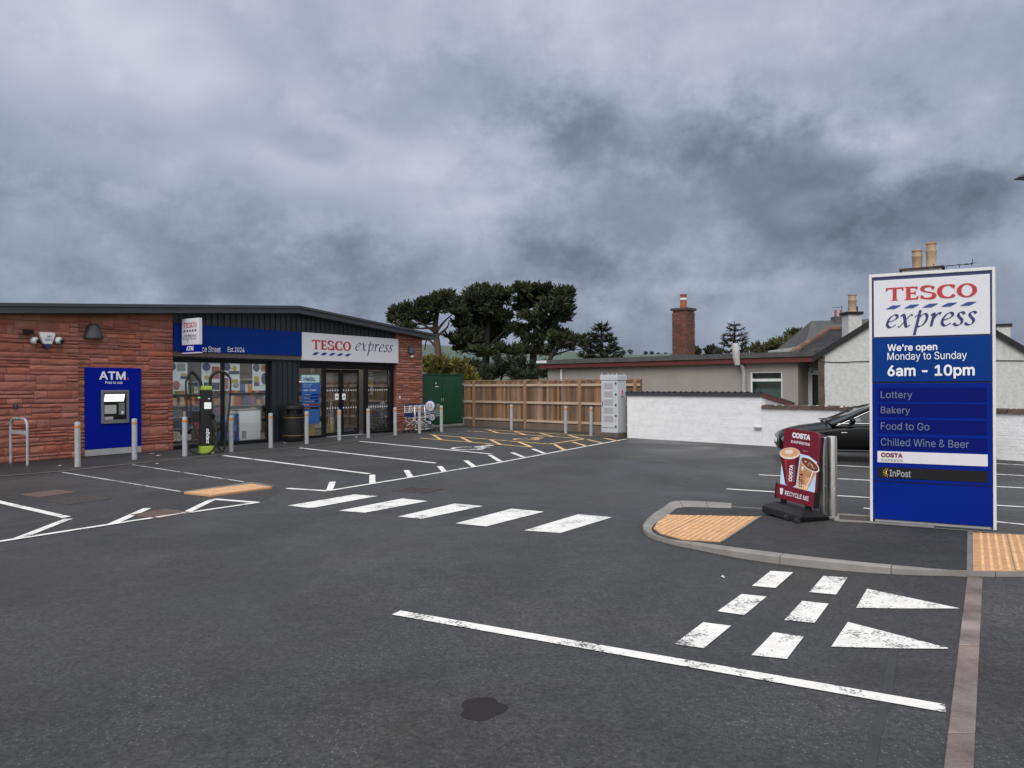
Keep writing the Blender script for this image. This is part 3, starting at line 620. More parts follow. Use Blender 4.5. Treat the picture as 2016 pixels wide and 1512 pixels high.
# hills
random.seed(3)
mb = MB(); nx, ny = 90, 6
def hz(px):
    base = 701 + 6*math.sin(px/260.+.6)
    if px < 1000: base -= 24*max(0, min(1, (1000-px)/220.))
    return base
for j in range(ny):
    for i in range(nx):
        px = -500+i*3000/(nx-1); Y = 520+j*110; t = [0, .5, .85, 1, .96, .6][j]
        q = AT(px, hz(px)+3*math.sin(px/37.), 520+3*110); k = q.x/ (520+330)
        mb.v.append((k*Y, Y, -1+(q.z+1)*t))
for j in range(ny-1):
    for i in range(nx-1): mb.f.append((j*nx+i, j*nx+i+1, (j+1)*nx+i+1, (j+1)*nx+i))
struct(mb.build('hills', 'hill', smooth='all'))
#@@VEGETATION
def leafcloud(mb, c, r, n, size, up=.3, aspect=.45, hollow=.35):
    for _ in range(n):
        while True:
            p = Vector((U(-1, 1), U(-1, 1), U(-1, 1)))
            if hollow < p.length < 1: break
        q = Vector((c[0]+p.x*r[0], c[1]+p.y*r[1], c[2]+p.z*r[2]))
        d = (p*.8+Vector((U(-1, 1), U(-1, 1), U(-.6, 1)+up))).normalized()
        a = d.cross(Vector((U(-1, 1), U(-1, 1), U(-1, 1)))).normalized(); l = size*U(.6, 1.4); w = l*aspect*U(.6, 1.3)
        mb.add([q-a*w*.5, q+a*w*.5, q+d*l+a*w*.32, q+d*l*1.15, q+d*l-a*w*.32], [(0, 1, 2, 3, 4)])
def tree(name, label, cat, Y, trunk, limbs, clumps, leaf, bark, dens=230, size=.34, spread=.8, group=None, r0=.28, seed=1, asp=.34):
    random.seed(seed)
    P = [AT(x, y, Y+dy) for x, y, dy in trunk]; base = Vector((P[0].x, P[0].y, 0))
    o = thing(name, label, cat, base, 0, group)
    pts = smooth3([base]+P, 5); n = len(pts)
    mb = MB(); mb.tube([p-base for p in pts], [r0*(1-.72*i/(n-1)) for i in range(n)], 9)
    for L_ in limbs:
        Q = [AT(x, y, Y+dy)-base for x, y, dy in L_]; Q = smooth3(Q, 4)
        mb.tube(Q, [r0*.33*(1-.8*i/(len(Q)-1)) for i in range(len(Q))], 6)
    cb = MB(); cb.raw = True
    for x, y, rx, ry in clumps:
        dy = U(-2.2, 2.2)*spread; c = AT(x, y, Y+dy)-base; k = (Y+dy)/FPX
        # each clump is fed by its own twig from the nearest point of the stem
        st = min(pts, key=lambda p: ((p-base)-c).length)-base
        mid = st.lerp(c, .55)+Vector((U(-.3, .3), U(-.3, .3), -.15))
        tw = smooth3([st, mid, c], 4); mb.tube(tw, [r0*.24*(1-.7*i/(len(tw)-1)) for i in range(len(tw))], 5)
        sub = max(6, int(rx*ry/18))
        for _ in range(sub):
            a = Vector((U(-1, 1), U(-1, 1), U(-1, 1)))
            if a.length > 1: a.normalize()
            cc = c+Vector((a.x*rx*k*.98, a.y*rx*k*.98, a.z*ry*k*.95)); s = U(.08, .29)
            leafcloud(cb, cc, (rx*k*s+.12, rx*k*s+.12, min(ry, rx)*k*s*.8+.08), int(dens*U(.12, .70)*.75), size*U(.7, 1.05), up=.7, aspect=asp)
    mb.build('trunk', bark, o, smooth='all'); cb.build('crown', leaf, o)
    return o
PG = 'pines beyond the timber fence'
tree('pine_tree', 'flat topped pine at the left of the group with a bare reddish trunk', 'tree', 44, [(866, 750, 0), (862, 690, 0), (857, 645, .3), (862, 612, 0), (872, 596, 0)], [[(858, 655, 0), (835, 640, -.6), (812, 628, -1)], [(861, 650, 0), (874, 634, .6), (893, 616, 1)], [(864, 690, 0), (842, 668, .3), (836, 690, .8)], [(858, 664, 0), (880, 645, .5), (884, 630, .5)]],
     [(793, 622, 20, 14), (783, 614, 11, 8), (815, 611, 24, 14), (842, 604, 26, 14), (872, 590, 17, 11), (880, 583, 9, 6), (868, 606, 24, 11), (898, 609, 18, 8), (826, 628, 26, 9), (800, 640, 18, 8), (775, 630, 8, 10), (905, 622, 12, 7)], 'pine', 'bark', dens=150, size=.30, group=PG, seed=11, r0=.30)
tree('pine_tree', 'broad dark pine in the middle of the group with the tallest left dome', 'tree', 46, [(955, 752, 0), (957, 700, 0), (960, 650, 0), (965, 610, .4)], [[(957, 700, 0), (930, 683, .5), (905, 700, 1)], [(957, 690, 0), (985, 660, -.5), (1005, 640, -1)], [(958, 680, 0), (925, 655, .8), (905, 650, 1)], [(958, 660, 0), (940, 620, -.8)]],
     [(917, 598, 20, 14), (940, 585, 26, 15), (970, 577, 30, 13), (990, 592, 16, 14), (956, 604, 32, 14), (928, 620, 30, 13), (905, 640, 22, 9), (925, 662, 26, 11), (960, 640, 36, 16), (895, 670, 22, 10), (950, 670, 30, 9), (992, 624, 18, 12), (985, 655, 22, 9), (905, 612, 14, 9), (912, 688, 20, 8), (985, 692, 22, 9), (940, 693, 20, 7)], 'pine', 'bark2', dens=170, size=.32, group=PG, seed=12, r0=.36)
tree('pine_tree', 'tall dark pine at the right of the group with a ragged overhanging top', 'tree', 45, [(1053, 752, 0), (1050, 700, 0), (1057, 650, 0), (1070, 605, -.3)], [[(1050, 700, 0), (1028, 670, .5), (1020, 640, .8)], [(1056, 655, 0), (1090, 625, -.5), (1105, 605, -.8)], [(1052, 690, 0), (1075, 660, .5), (1090, 650, .9)]],
     [(1025, 572, 20, 9), (1042, 570, 20, 9), (1064, 572, 20, 10), (1090, 576, 22, 12), (1112, 582, 14, 12), (1108, 604, 16, 12), (1085, 602, 24, 16), (1052, 596, 28, 14), (1024, 600, 14, 12), (1046, 630, 26, 12), (1072, 638, 26, 11), (1090, 655, 24, 9), (1060, 668, 26, 8), (1120, 618, 9, 6), (1022, 655, 26, 11), (1104, 628, 14, 6), (1025, 690, 22, 9), (1072, 688, 20, 9)], 'pine', 'bark2', dens=170, size=.32, group=PG, seed=13, r0=.34)
tree('pine_tree', 'low leaning pine reaching right over the flat roofed building', 'tree', 43, [(1082, 752, 0), (1084, 705, 0), (1104, 682, 0), (1130, 672, 0)], [[(1088, 700, 0), (1120, 690, .3), (1145, 688, .5)], [(1104, 682, 0), (1118, 668, -.5)]],
     [(1104, 660, 20, 9), (1124, 668, 18, 8), (1142, 672, 16, 6), (1120, 682, 22, 6), (1152, 680, 10, 5), (1094, 676, 14, 8)], 'pine', 'bark2', dens=130, size=.28, group=PG, seed=14, r0=.22)
for i, (x, lab, cl) in enumerate([(985, 'dark scrubby thicket under the middle pine trunk', [(925, 722, 20, 12), (965, 732, 26, 14), (990, 722, 18, 18), (940, 740, 30, 10)]), (1030, 'dark scrubby thicket under the right pine trunk', [(1018, 722, 20, 18), (1052, 732, 24, 14), (1075, 728, 14, 20), (1030, 740, 34, 10)])]):
    tree('shrub', lab, 'shrub', 41.5, [(x, 758, 0), (x+4, 735, 0), (x, 715, 0)], [[(x, 740, 0), (x-25, 722, 0), (x-35, 705, 0)], [(x+2, 740, 0), (x+30, 722, 0), (x+40, 700, 0)]], cl, 'scrub', 'bark2', dens=78, size=.26, group='thicket under the pines', seed=20+i, r0=.10)
for i, (x, lab, cl) in enumerate([(862, 'tall yellow green bush rising behind the green cabinet', [(850, 725, 16, 16), (870, 718, 22, 14), (890, 730, 18, 14), (845, 712, 10, 8)]), (912, 'loose yellow green bush at the right edge of the green cabinet', [(905, 722, 16, 12), (918, 735, 18, 12), (930, 745, 14, 8), (908, 744, 14, 8)])]):
    tree('shrub', lab, 'shrub', 36, [(x, 760, 0), (x, 745, 0), (x+1, 732, 0)], [], cl, 'gorse', 'bark2', dens=110, size=.22, group='yellow green bushes behind the cabinet', seed=30+i, r0=.07, spread=.5)
def spruce(name, label, px, ytop, ybase, half, Y, leaf, dens, seed, bareness=0.):
    random.seed(seed); top = AT(px, ytop, Y); k = Y/FPX; base = Vector((top.x, Y, 0)); H_ = top.z; hw = half*k; zb = AT(px, ybase, Y).z
    o = thing(name, label, 'tree', base)
    tb = MB(); tb.tube([(0, 0, 0), (0, 0, H_*.6), (0, 0, H_)], [.20, .12, .02], 8)
    cb = MB(); cb.raw = True; z = zb-1.5
    while z < H_-.15:
        t = max(0, min(1, (H_-z)/(H_-zb))); L_ = hw*t**.85+.08; nb = 7 if t > .3 else 5; a0 = U(0, 6)
        for b in range(nb):
            a = a0+2*math.pi*b/nb+U(-.25, .25); l = L_*U(.78, 1.1); dx, dy = math.cos(a), math.sin(a)
            P = smooth3([(0, 0, z), (dx*l*.5, dy*l*.5, z-.06*l), (dx*l*.85, dy*l*.85, z+.02*l), (dx*l, dy*l, z+.22*l)], 4)
            tb.tube(P, [.035*(1-.8*i/(len(P)-1)) for i in range(len(P))], 4)
            m = int(dens*l)+3
            for _ in range(m):
                s = U(.18, 1.02)**.7; q = P[min(len(P)-1, int(s*(len(P)-1)))]+Vector((U(-.1, .1), U(-.1, .1), U(-.06, .06)))*(1+l*.5)
                d = Vector((dx*.8+U(-.7, .7), dy*.8+U(-.7, .7), U(-.35, .55))).normalized(); w = d.cross(Vector((U(-1, 1), U(-1, 1), 1))).normalized(); ln = U(.16, .34)
                cb.add([q-w*.05, q+w*.05, q+d*ln], [(0, 1, 2)])
        z += U(.22, .36)
    tb.build('trunk', 'bark2', o); cb.build('crown', leaf, o)
spruce('spruce_tree', 'pointed dark spruce standing beside the pines above the flat roof', 1184, 631, 700, 37, 40, 'spruce', 60, 41)
spruce('spruce_tree', 'thin grey green spruce right of the brick chimney', 1446, 632, 700, 36, 42, 'spruceg', 24, 42)
for i, (x, y, rx, ry, lab, lf) in enumerate([(1500, 688, 22, 9, 'low olive bush on the skyline right of the grey spruce', 'bushg'), (1535, 680, 20, 12, 'middle olive bush on the skyline left of the slate roofs', 'bushg'), (1572, 668, 22, 14, 'tallest green bush against the grey slate house', 'bushg'), (1403, 692, 12, 7, 'small dark bush left of the grey spruce above the flat roof', 'scrub'), (1368, 693, 6, 4, 'tiny dark bush next to the foot of the brick chimney', 'scrub')]):
    tree('shrub', lab, 'shrub', 52, [(x, 720, 0), (x, 705, 0), (x, y, 0)], [], [(x, y, rx, ry), (x-rx*.5, y+ry*.6, rx*.7, ry*.8), (x+rx*.5, y+ry*.5, rx*.7, ry*.8), (x, y+ry*1.2, rx, ry)], lf, 'bark2', dens=110, size=.30, group='bushes above the roofs', seed=50+i, r0=.08, spread=.4)
random.seed(9)
for i, (x, h) in enumerate([(1228, 5), (1241, 7), (1271, 5), (1283, 5), (1296, 4), (1310, 4)]):
    c = AT(x, hz(x)-1, 800); o = thing('hill_tree', 'tiny far-off round tree on the skyline above the flat roof', 'tree', (c.x, c.y, c.z-3), 0, 'far trees on the skyline')
    MB().tube([(0, 0, 0), (0, 0, h*.3)], .3, 6).build('trunk', 'bark2', o)
    cb = MB(); cb.raw = True; leafcloud(cb, (0, 0, h*.62), (h*.42, h*.42, h*.38), 160, .9, aspect=.8, hollow=0.); cb.build('crown', 'fargreen', o)
#@@STORE
# ------------------------------------------------------------------ the shop; x runs along the front, -y faces the car park
FA = G(340, 886); FB = G(832, 846.5); FE = (FB-FA).normalized(); FR = math.atan2(FE.y, FE.x); FN = Vector((FE.y, -FE.x, 0))
def FP(x, y): return WP(x, y, FA, FE)
def fw(s, z, out=0.): return FA+FE*s+FN*out+Vector((0, 0, z))
def fthing(name, label, cat, s, z, out=0., group=None): return thing(name, label, cat, fw(s, z, out), FR, group)
shop = thing('convenience_store', 'long single storey shop of red sandstone with dark cladding and a shallow gable', 'shop', FA, FR)
def rt(x): return 3.84-.079*abs(x-3.82)                    # underside of the roof along the front
def stones(x0, x1, yf, zt, hc, hl, seed, mat, name, parent, dx=.011):
    random.seed(seed); mb = MB()
    def stone(a, b, z, zh):
        ta, tb = zt(a), zt(b)
        if b-a < .03 or z > min(ta, tb)-.03: return
        j = .0035; y = yf-U(0, dx); za, zb = min(zh, ta)-j, min(zh, tb)-j
        nx = max(2, int((b-a)/.11)); vs = []; fs = []
        for i in range(nx+1):
            t = i/nx; xx = a+j+(b-a-2*j)*t; zz = za+(zb-za)*t; ed = .010 if i in (0, nx) else 0; w = U(-.008, .008) if 0 < i < nx else 0
            vs += [(xx, yf+.03, z+j), (xx, y+.012+ed*.6, z+j+U(0, .010)), (xx+w, y-U(0, .012)+ed, z+(zz-z)*U(.24, .42)), (xx-w, y-U(0, .012)+ed, z+(zz-z)*U(.58, .78)), (xx, y+.012+ed*.6, zz-U(0, .010)), (xx, yf+.03, zz)]
        for i in range(nx):
            for k in range(5): fs.append((i*6+k, (i+1)*6+k, (i+1)*6+k+1, i*6+k+1))
        fs += [tuple(range(6)), tuple(nx*6+k for k in range(6))[::-1]]
        mb.add(vs, fs)
    z = 0.
    while z < 4.2:
        H_ = U(*hc)*2.4; x = x0
        while x < x1:
            l = U(hl[0]*1.2, hl[1]*1.5); b = min(x+l, x1)
            if x1-b < .12: b = x1
            r = H_; zz = z
            while r > .01:                              # one stretch of the course, split into one to four beds
                h = min(r, U(hc[0], hc[1]*1.25))
                if r-h < hc[0]*.8: h = r
                xx = x
                while xx < b-.001:
                    bb = min(xx+U(*hl), b)
                    if b-bb < .10: bb = b
                    stone(xx, bb, zz, zz+h); xx = bb
                zz += h; r -= h
            x = b
        z += H_
    return mb.build(name, mat, parent)
stones(-11., -2.34, -.07, lambda x: rt(x)-.0, (.05, .175), (.22, .80), 1, 'stone', 'stone_wall', shop)
stones(-2.33, 0.02, .0, lambda x: rt(x), (.05, .175), (.20, .70), 2, 'stone', 'stone_wall', shop)
stones(8.36, 9.74, .0, lambda x: rt(x), (.045, .085), (.18, .55), 3, 'stone2', 'stone_pier', shop, .012)
mb = MB(); mb.prism([(-11, 0), (-2.34, 0), (-2.34, rt(-2.34)), (-11, rt(-11))], -.05, .3); mb.prism([(-2.335, 0), (.0, 0), (.0, rt(0)), (-2.335, rt(-2.335))], .02, .3); mb.prism([(8.37, 0), (9.73, 0), (9.73, rt(9.73)), (8.37, rt(8.37))], .02, .3)
mb.box(9.5, 9.73, .3, 13, 0, 3.3); mb.box(-11, 9.5, 12.8, 13, 0, 3.2); mb.box(-11, -10.8, .3, 12.8, 0, 2.6)
mb.build('mortar_wall', 'mortar', shop)
mb = MB()                                                   # profiled cladding above the signs and between the openings
def ribs(x0, x1, z0, zt, yf):
    x = x0
    while x < x1:
        b = min(x+.19, x1); mb.prism([(x, z0), (b, z0), (b, zt(b)), (x, zt(x))], yf, yf+.06)
        mb.prism([(x+.012, z0), (min(x+.05, x1), z0), (min(x+.05, x1), zt(min(x+.05, x1))), (x+.012, zt(x+.012))], yf-.028, yf)
        x = b
ribs(.02, 8.36, 2.40, rt, .06); ribs(3.14, 4.14, 0, lambda x: 2.40, .10)
mb.build('cladding', 'clad', shop)
rp = MB()                                                   # roof: two shallow planes with a deep metal verge
for yy0, yy1, up, th in ((-.34, 13.3, 0., .17),):
    rp.prism([(-11.6, rt(-11.6)), (3.82, rt(3.82)), (10.08, rt(10.08)), (10.08, rt(10.08)+th), (3.82, rt(3.82)+th+.01), (-11.6, rt(-11.6)+th)], yy0, yy1)
rp.build('roof', 'roof', shop)
mb = MB(); mb.prism([(-11.62, rt(-11.62)+.14), (3.82, rt(3.82)+.15), (10.12, rt(10.12)+.14), (10.12, rt(10.12)+.21), (3.82, rt(3.82)+.22), (-11.62, rt(-11.62)+.21)], -.39, -.30); mb.build('verge_trim', 'roof', shop)
# window and entrance
win = MB(); win.box(.02, 3.14, .16, .24, 2.30, 2.42); win.box(.02, .10, .16, .24, 0, 2.3); win.box(3.02, 3.14, .16, .24, 0, 2.3); win.box(1.54, 1.63, .16, .24, .10, 2.3); win.box(.1, 3.02, .16, .24, 0, .10)
wf = win.build('window_frame', 'frame', shop)
MB().box(.10, 1.54, .19, .20, .10, 2.3).build('pane', 'glass', wf); MB().box(1.63, 3.02, .19, .20, .10, 2.3).build('pane', 'glass', wf)
dr = MB(); dr.box(4.14, 8.36, .14, .30, 2.20, 2.43); dr.box(4.14, 4.20, .16, .28, 0, 2.2); dr.box(8.20, 8.36, .14, .30, 0, 2.2); dr.box(5.18, 5.28, .16, .28, 0, 2.2); dr.box(7.02, 7.14, .16, .28, 0, 2.2); dr.box(4.2, 5.18, .17, .27, 0, .08); dr.box(7.14, 8.2, .17, .27, 0, .08)
df = dr.build('entrance_frame', 'frame', shop)
MB().box(4.20, 5.18, .21, .22, .08, 2.2).build('pane', 'glass', df); MB().box(7.14, 8.20, .21, .22, .08, 2.2).build('pane', 'glass', df)
for a, b in ((5.30, 6.06), (6.10, 6.86)):
    d = MB(); d.box(a, a+.07, .32, .37, .01, 2.18); d.box(b-.07, b, .32, .37, .01, 2.18); d.box(a+.07, b-.07, .32, .37, .01, .12); d.box(a+.07, b-.07, .32, .37, 2.08, 2.18); do = d.build('sliding_door', 'frame', shop)
    MB().box(a+.07, b-.07, .34, .348, .12, 2.08).build('pane', 'glass', do)
mb = MB()
for x0, x1, y in ((5.36, 6.02, .312), (6.16, 6.82, .312), (7.2, 8.1, .203)):
    for zz in (.92, 1.50):
        k = x0
        while k < x1: mb.disc(k, zz, .022, .03, y-.001, y+.001, 8); k += .11
mb.build('glass_manifestation', 'white_l', shop)
MB().box(5.30, 6.9, .08, .30, 0, .012).build('door_threshold', 'galv', shop)
MB().box(.02, 3.14, .02, .16, 0, .10).build('window_plinth', 'frame', shop)
# the room behind the glass
mb = MB(); mb.box(.0, 8.36, .4, 7.0, -.01, .012); mb.build('shop_floor', 'sfloor', shop)
mb = MB(); mb.box(0.03, 8.3, 6.9, 7.0, .012, 2.75); mb.box(-.05, 0.03, .3, 7., .012, 2.75); mb.box(8.3, 8.36, .3, 7., .012, 2.75); mb.box(0.03, 8.3, .3, 6.9, 2.70, 2.75); mb.build('inner_wall', 'swall', shop)
for y in (.9, 2.3, 3.7, 5.1):
    for x in (.3, 1.6, 2.9, 4.4, 5.8, 7.1): MB().box(x, x+.9, y, y+.08, 2.60, 2.64).build('tube_light', 'tube', shop)
def shelf_unit(s, y, w, d, h, lab, gm, ng=4, warm=False):
    o = fthing('shop_shelf', lab, 'shelf', s, .012, -y); mb = MB()
    for k in range(ng+1): mb.box(0, w, 0, d, k*h/ng+.04, k*h/ng+.07)
    mb.box(-.03, 0, 0, d, 0, h+.1); mb.box(w, w+.03, 0, d, 0, h+.1); mb.box(0, w, d, d+.02, 0, h+.1); mb.build('shelf_frame', 'shelf', o)
    gb = MB()
    for k in range(ng):
        x = .02
        while x < w-.05:
            ww = U(.06, .2); hh = U(.4, .85)*h/ng; gb.box(x, min(x+ww, w-.01), .02, d*U(.5, .9), k*h/ng+.071, k*h/ng+.071+hh); x += ww+.012
    gb.build('goods', gm, o)
    if warm: MB().box(.05, w-.05, .03, .08, h+.02, h+.04).build('shelf_light', 'warm', o)
random.seed(5)
shelf_unit(.25, 1.9, 2.6, .5, 1.7, 'long shelf of mixed packets seen through the left shop window', 'goods', 5)
shelf_unit(4.5, 4.2, 1.6, .5, 1.8, 'shelf of packets deep inside the entrance on the left', 'goods')
shelf_unit(5.35, 2.2, .75, .45, 1.75, 'warmly lit bakery shelf seen through the sliding door', 'bread', 5, True)
shelf_unit(6.6, 3.4, 1.5, .5, 1.8, 'shelf of packets inside behind the right sliding door', 'goods')
pk = fthing('bottle_packs', 'stack of blue shrink wrapped bottle packs inside the shop window', 'bottle packs', 1.75, .012, -.45)
mb = MB(); random.seed(8)
for zz in range(5):
    for k in range(3):
        if rnd() < .85 or zz < 2: mb.box(k*.24, k*.24+.22, 0, .3, zz*.17, zz*.17+.16)
mb.build('packs', 'goodsblue', pk)
fz = fthing('chest_freezer', 'white boxy chest freezer inside the right end of the shop window', 'freezer', 2.28, .012, -.42); MB().box(0, .72, 0, .55, .05, .92).build('body', 'paper', fz, bevel=.02); MB().box(.08, .22, -.006, 0, .12, .34).build('grille', 'pgrey', fz); MB().box(0, .72, .01, .55, .925, .96).build('lid', 'shelf', fz)
for s, lab in ((4.98, 'yellow wet floor sign behind the glass under the hours board'), (5.85, 'yellow wet floor sign just inside the sliding door')):
    o = fthing('wet_floor_sign', lab, 'floor sign', s, .012, -.62, 'yellow wet floor signs')
    MB().prism([(0, 0), (.26, 0), (.2, .6), (.06, .6)], 0, .02).build('front_board', 'pyellow', o); MB().prism([(0, 0), (.26, 0), (.2, .6), (.06, .6)], .14, .16).build('rear_board', 'pyellow', o)
# posters hanging behind the glass
def poster(x0, x1, ytop, ybot, y, lab, art):
    s0, zt = FP(x0, ytop); s1, _ = FP(x1, ytop); _, zb = FP(x0, ybot)
    o = fthing('window_poster', lab, 'poster', s0, zb, -y, 'posters in the shop windows'); w, h = s1-s0, zt-zb
    MB().box(0, w, 0, .003, 0, h).build('sheet', 'paper', o)
    for kind, a, b, c, d, m in art:
        mb = MB()
        if kind == 'd': mb.disc((a+c)/2*w, (b+d)/2*h, (c-a)/2*w, (d-b)/2*h, -.003, 0)
        else: mb.box(a*w, c*w, -.0025, 0, b*h, d*h)
        mb.build('print', m, o)
    for _ in range(7):
        a, b = U(.05, .8), U(.03, .93); MB().box(a*w, min(a+U(.08, .3), .97)*w, -.0035, -.0026, b*h, b*h+.012).build('print', random.choice(['pnavy', 'pgrey', 'pred']), o)
PY = .215
poster(342, 378, 713, 770, PY, 'poster at the far left of the window with a navy roundel and a red picture', [('d', .02, .72, .36, .99, 'pnavy'), ('r', .62, .42, .92, .52, 'pnavy'), ('r', .62, .52, .92, .62, 'pyellow'), ('d', .2, .04, .58, .36, 'pred'), ('r', .42, .70, .88, .96, 'pgrey')])
poster(406, 442, 713, 770, PY, 'poster left of the window mullion with a navy roundel and a red tile', [('d', .03, .70, .48, .99, 'pnavy'), ('r', .15, .40, .40, .54, 'pyellow'), ('r', .55, .42, .98, .86, 'pred'), ('r', .12, .04, .98, .30, 'pnavy'), ('r', .3, .22, .7, .26, 'white_l')])
poster(447, 481, 713, 769, PY, 'poster right of the window mullion with purple and yellow prints', [('d', .03, .70, .46, .99, 'pnavy'), ('r', .34, .58, .98, .70, 'pnavy'), ('r', .6, .70, .8, .88, 'pyellow'), ('r', .40, .26, .9, .40, 'pyellow'), ('d', .6, .08, .95, .30, 'pgrey'), ('r', .02, .05, .34, .45, 'pred')])
poster(506, 537, 714, 769, PY, 'poster at the right end of the window with a yellow tag and a burger', [('d', .03, .68, .45, .99, 'pnavy'), ('r', .1, .30, .42, .52, 'pyellow'), ('r', .1, .16, .42, .30, 'pnavy'), ('d', .55, .22, .95, .64, 'pnavy'), ('d', .5, .68, .98, .92, 'porange')])
poster(731, 744, 732, 777, .235, 'narrow poster on the glass right of the sliding doors with a yellow square', [('r', .1, .42, .95, .70, 'pyellow'), ('r', .1, .04, .6, .36, 'pnavy'), ('r', .1, .75, .95, .95, 'pgrey')])
# hours board on the entrance glass
s0, zt = FP(598, 738); s1, _ = FP(633, 738); _, zb = FP(598, 836)
hb = fthing('hours_board', 'tall narrow blue opening hours board with a pale greeting header by the entrance', 'sign', s0, zb, -.10); w, h = s1-s0, zt-zb
MB().box(0, w, 0, .02, 0, h*.845).build('board', 'hblue', hb); MB().box(0, w, -.002, .02, h*.845, h).build('header', 'hello', hb); text('Hello.', (w*.10, h*.872, w*.78, h*.965), -.006, 'navy', hb, .012)
text("We're open", (w*.1, h*.79, w*.56, h*.815), -.003, 'white_l', hb); text('Mon to Sun', (w*.1, h*.75, w*.5, h*.77), -.003, 'white_l', hb); text('6am-10pm', (w*.1, h*.67, w*.8, h*.71), -.003, 'white_l', hb, .015)
for i, (t, m, fg) in enumerate([('Lottery', 'totmid', 'white_l'), ('Bakery', 'totmid', 'white_l'), ('Food to Go', 'totmid', 'white_l'), ('COSTA', 'maroon', 'white_l'), ('InPost', 'frame', 'pyellow')]):
    z = h*(.575-i*.068); MB().box(w*.06, w*.95, -.003, 0, z, z+h*.045).build('slat', m, hb); text(t, (w*.1, z+h*.01, w*(.1+.06*len(t)), z+h*.035), -.006, fg, hb)
for px, lab in ((675, 'left of the two small white notices on the sliding doors'), (689, 'right of the two small white notices on the sliding doors')):
    s, z = FP(px, 781); o = fthing('door_notice', lab, 'notice', s-.06, z-.1, -.30, 'white notices on the doors'); MB().box(0, .15, 0, .003, 0, .20).build('sheet', 'paper', o); MB().box(.03, .12, -.002, 0, .06, .12).build('print', 'pgrey', o)
# fascia signs
s0, z1 = FP(343, 638); s1, z0 = FP(592, 697)
fs = fthing('fascia_sign', 'long plain blue shop fascia with a small white street name line', 'sign', .03, 2.44, .0); w = s1-.03
MB().box(0, w, -.05, .05, .13, .86).build('panel', 'blue', fs, bevel=.006); MB().box(0, w, -.02, .05, 0, .128).build('soffit_board', 'brown', fs)
a, za = FP(381, 692); b, zb_ = FP(432, 683); text('Bruce Street', (a-.03, za-2.44, b-.03, zb_-2.44), -.054, 'white_l', fs); a, za = FP(446, 692.5); b, zb_ = FP(479, 684.5); text('Est.2024', (a-.03, za-2.44, b-.03, zb_-2.44), -.054, 'white_l', fs)
ws = fthing('shop_sign', 'white shop sign with red capitals and blue italic script over the entrance', 'sign', 4.15, 2.44, .0)
MB().box(0, 4.24, -.07, .05, 0, .86).build('panel', 'signwhite', ws, bevel=.006)
def lb(x0, y0, x1, y1, s, z): a, b = FP(x0, y0); c, d = FP(x1, y1); return (a-s, min(b, d)-z, c-s, max(b, d)-z)
a, zt = FP(611, 668); _, zb_ = FP(611, 688.3); b, _ = FP(688, 680)
serif_caps().build((a-4.15, zb_-2.44, b-4.15, zt-2.44), -.074, 'red', ws)
_, q1 = FP(611, 693.2); _, q0 = FP(611, 698.6); dashes((a-4.15, q0-2.44, b-4.15, q1-2.44), -.074, 'dash', ws)
a, _ = FP(696.5, 690); b, _ = FP(770.5, 690); _, t1 = FP(697, 674.8); _, t0 = FP(697, 690)
italic_express(.82).build((a-4.15, t0-2.44, b-4.15, t1-2.44), -.074, 'navy', ws, .26, zfit=(0, 1))
# projecting sign, at right angles to the front
s_, _ = FP(353, 690); rr = FR-math.pi/2
pj = thing('projecting_sign', 'small square white and blue sign projecting from the shop front near its left end', 'sign', fw(.22, 2.50, .07), rr)
MB().box(.08, .84, -.05, .05, .22, .90).build('upper_panel', 'signwhite', pj, bevel=.01); MB().box(.08, .84, -.048, .048, .03, .217).build('lower_panel', 'atmblue', pj); MB().box(.08, .84, -.05, .05, 0, .028).build('edge_trim', 'signwhite', pj); MB().box(.0, .079, -.03, .03, .1, .8).build('bracket', 'atmblue', pj)
serif_caps().build((.17, .66, .75, .80), -.053, 'red', pj); dashes((.17, .56, .75, .61), -.053, 'navy', pj); italic_express(.9).build((.17, .36, .75, .48), -.053, 'navy', pj, .26, zfit=(0, 1)); text('ATM', (.29, .07, .61, .19), -.052, 'white_l', pj, .03)
# cash machine
z0 = .03; at_ = fthing('cash_machine', 'bright blue wall panel with a lit grey cash machine in the stone wall', 'cash machine', -2.18, .02, .0); w = 1.325
MB().box(0, w, -.06, .02, .15, 2.09).build('panel', 'atmblue', at_, bevel=.006); MB().box(0, w, -.055, .02, 0, .148).build('plinth', 'plinth', at_)
text('ATM', (.31, 1.80, .935, 2.0), -.064, 'white_l', at_, .022); MB().disc(.985, 1.825, .028, .028, -.064, -.06).build('red_dot', 'red', at_); text('Free to use', (.45, 1.70, .86, 1.765), -.063, 'white_l', at_, .01)
sx0, sx1, sz0, sz1 = .345, 1.005, .745, 1.55
mb = MB(); mb.box(sx0, sx1, -.10, -.06, sz1-.07, sz1); mb.box(sx0, sx1, -.10, -.06, sz0, sz0+.06); mb.box(sx0, sx0+.06, -.10, -.06, sz0+.06, sz1-.07); mb.box(sx1-.06, sx1, -.10, -.06, sz0+.06, sz1-.07); mb.build('surround', 'silver', at_, bevel=.005)
MB().box(sx0+.06, sx1-.06, -.075, -.061, sz0+.06, sz1-.07).build('recess', 'black', at_)
MB().prism([(sx0+.065, 1.275), (sx1-.13, 1.275), (sx1-.10, 1.45), (sx0+.09, 1.45)], -.090, -.077).build('lit_header', 'lit', at_); serif_caps().build((.48, 1.345, .69, 1.40), -.092, 'red', at_); text('Bank', (.72, 1.345, .83, 1.40), -.092, 'pgrey', at_)
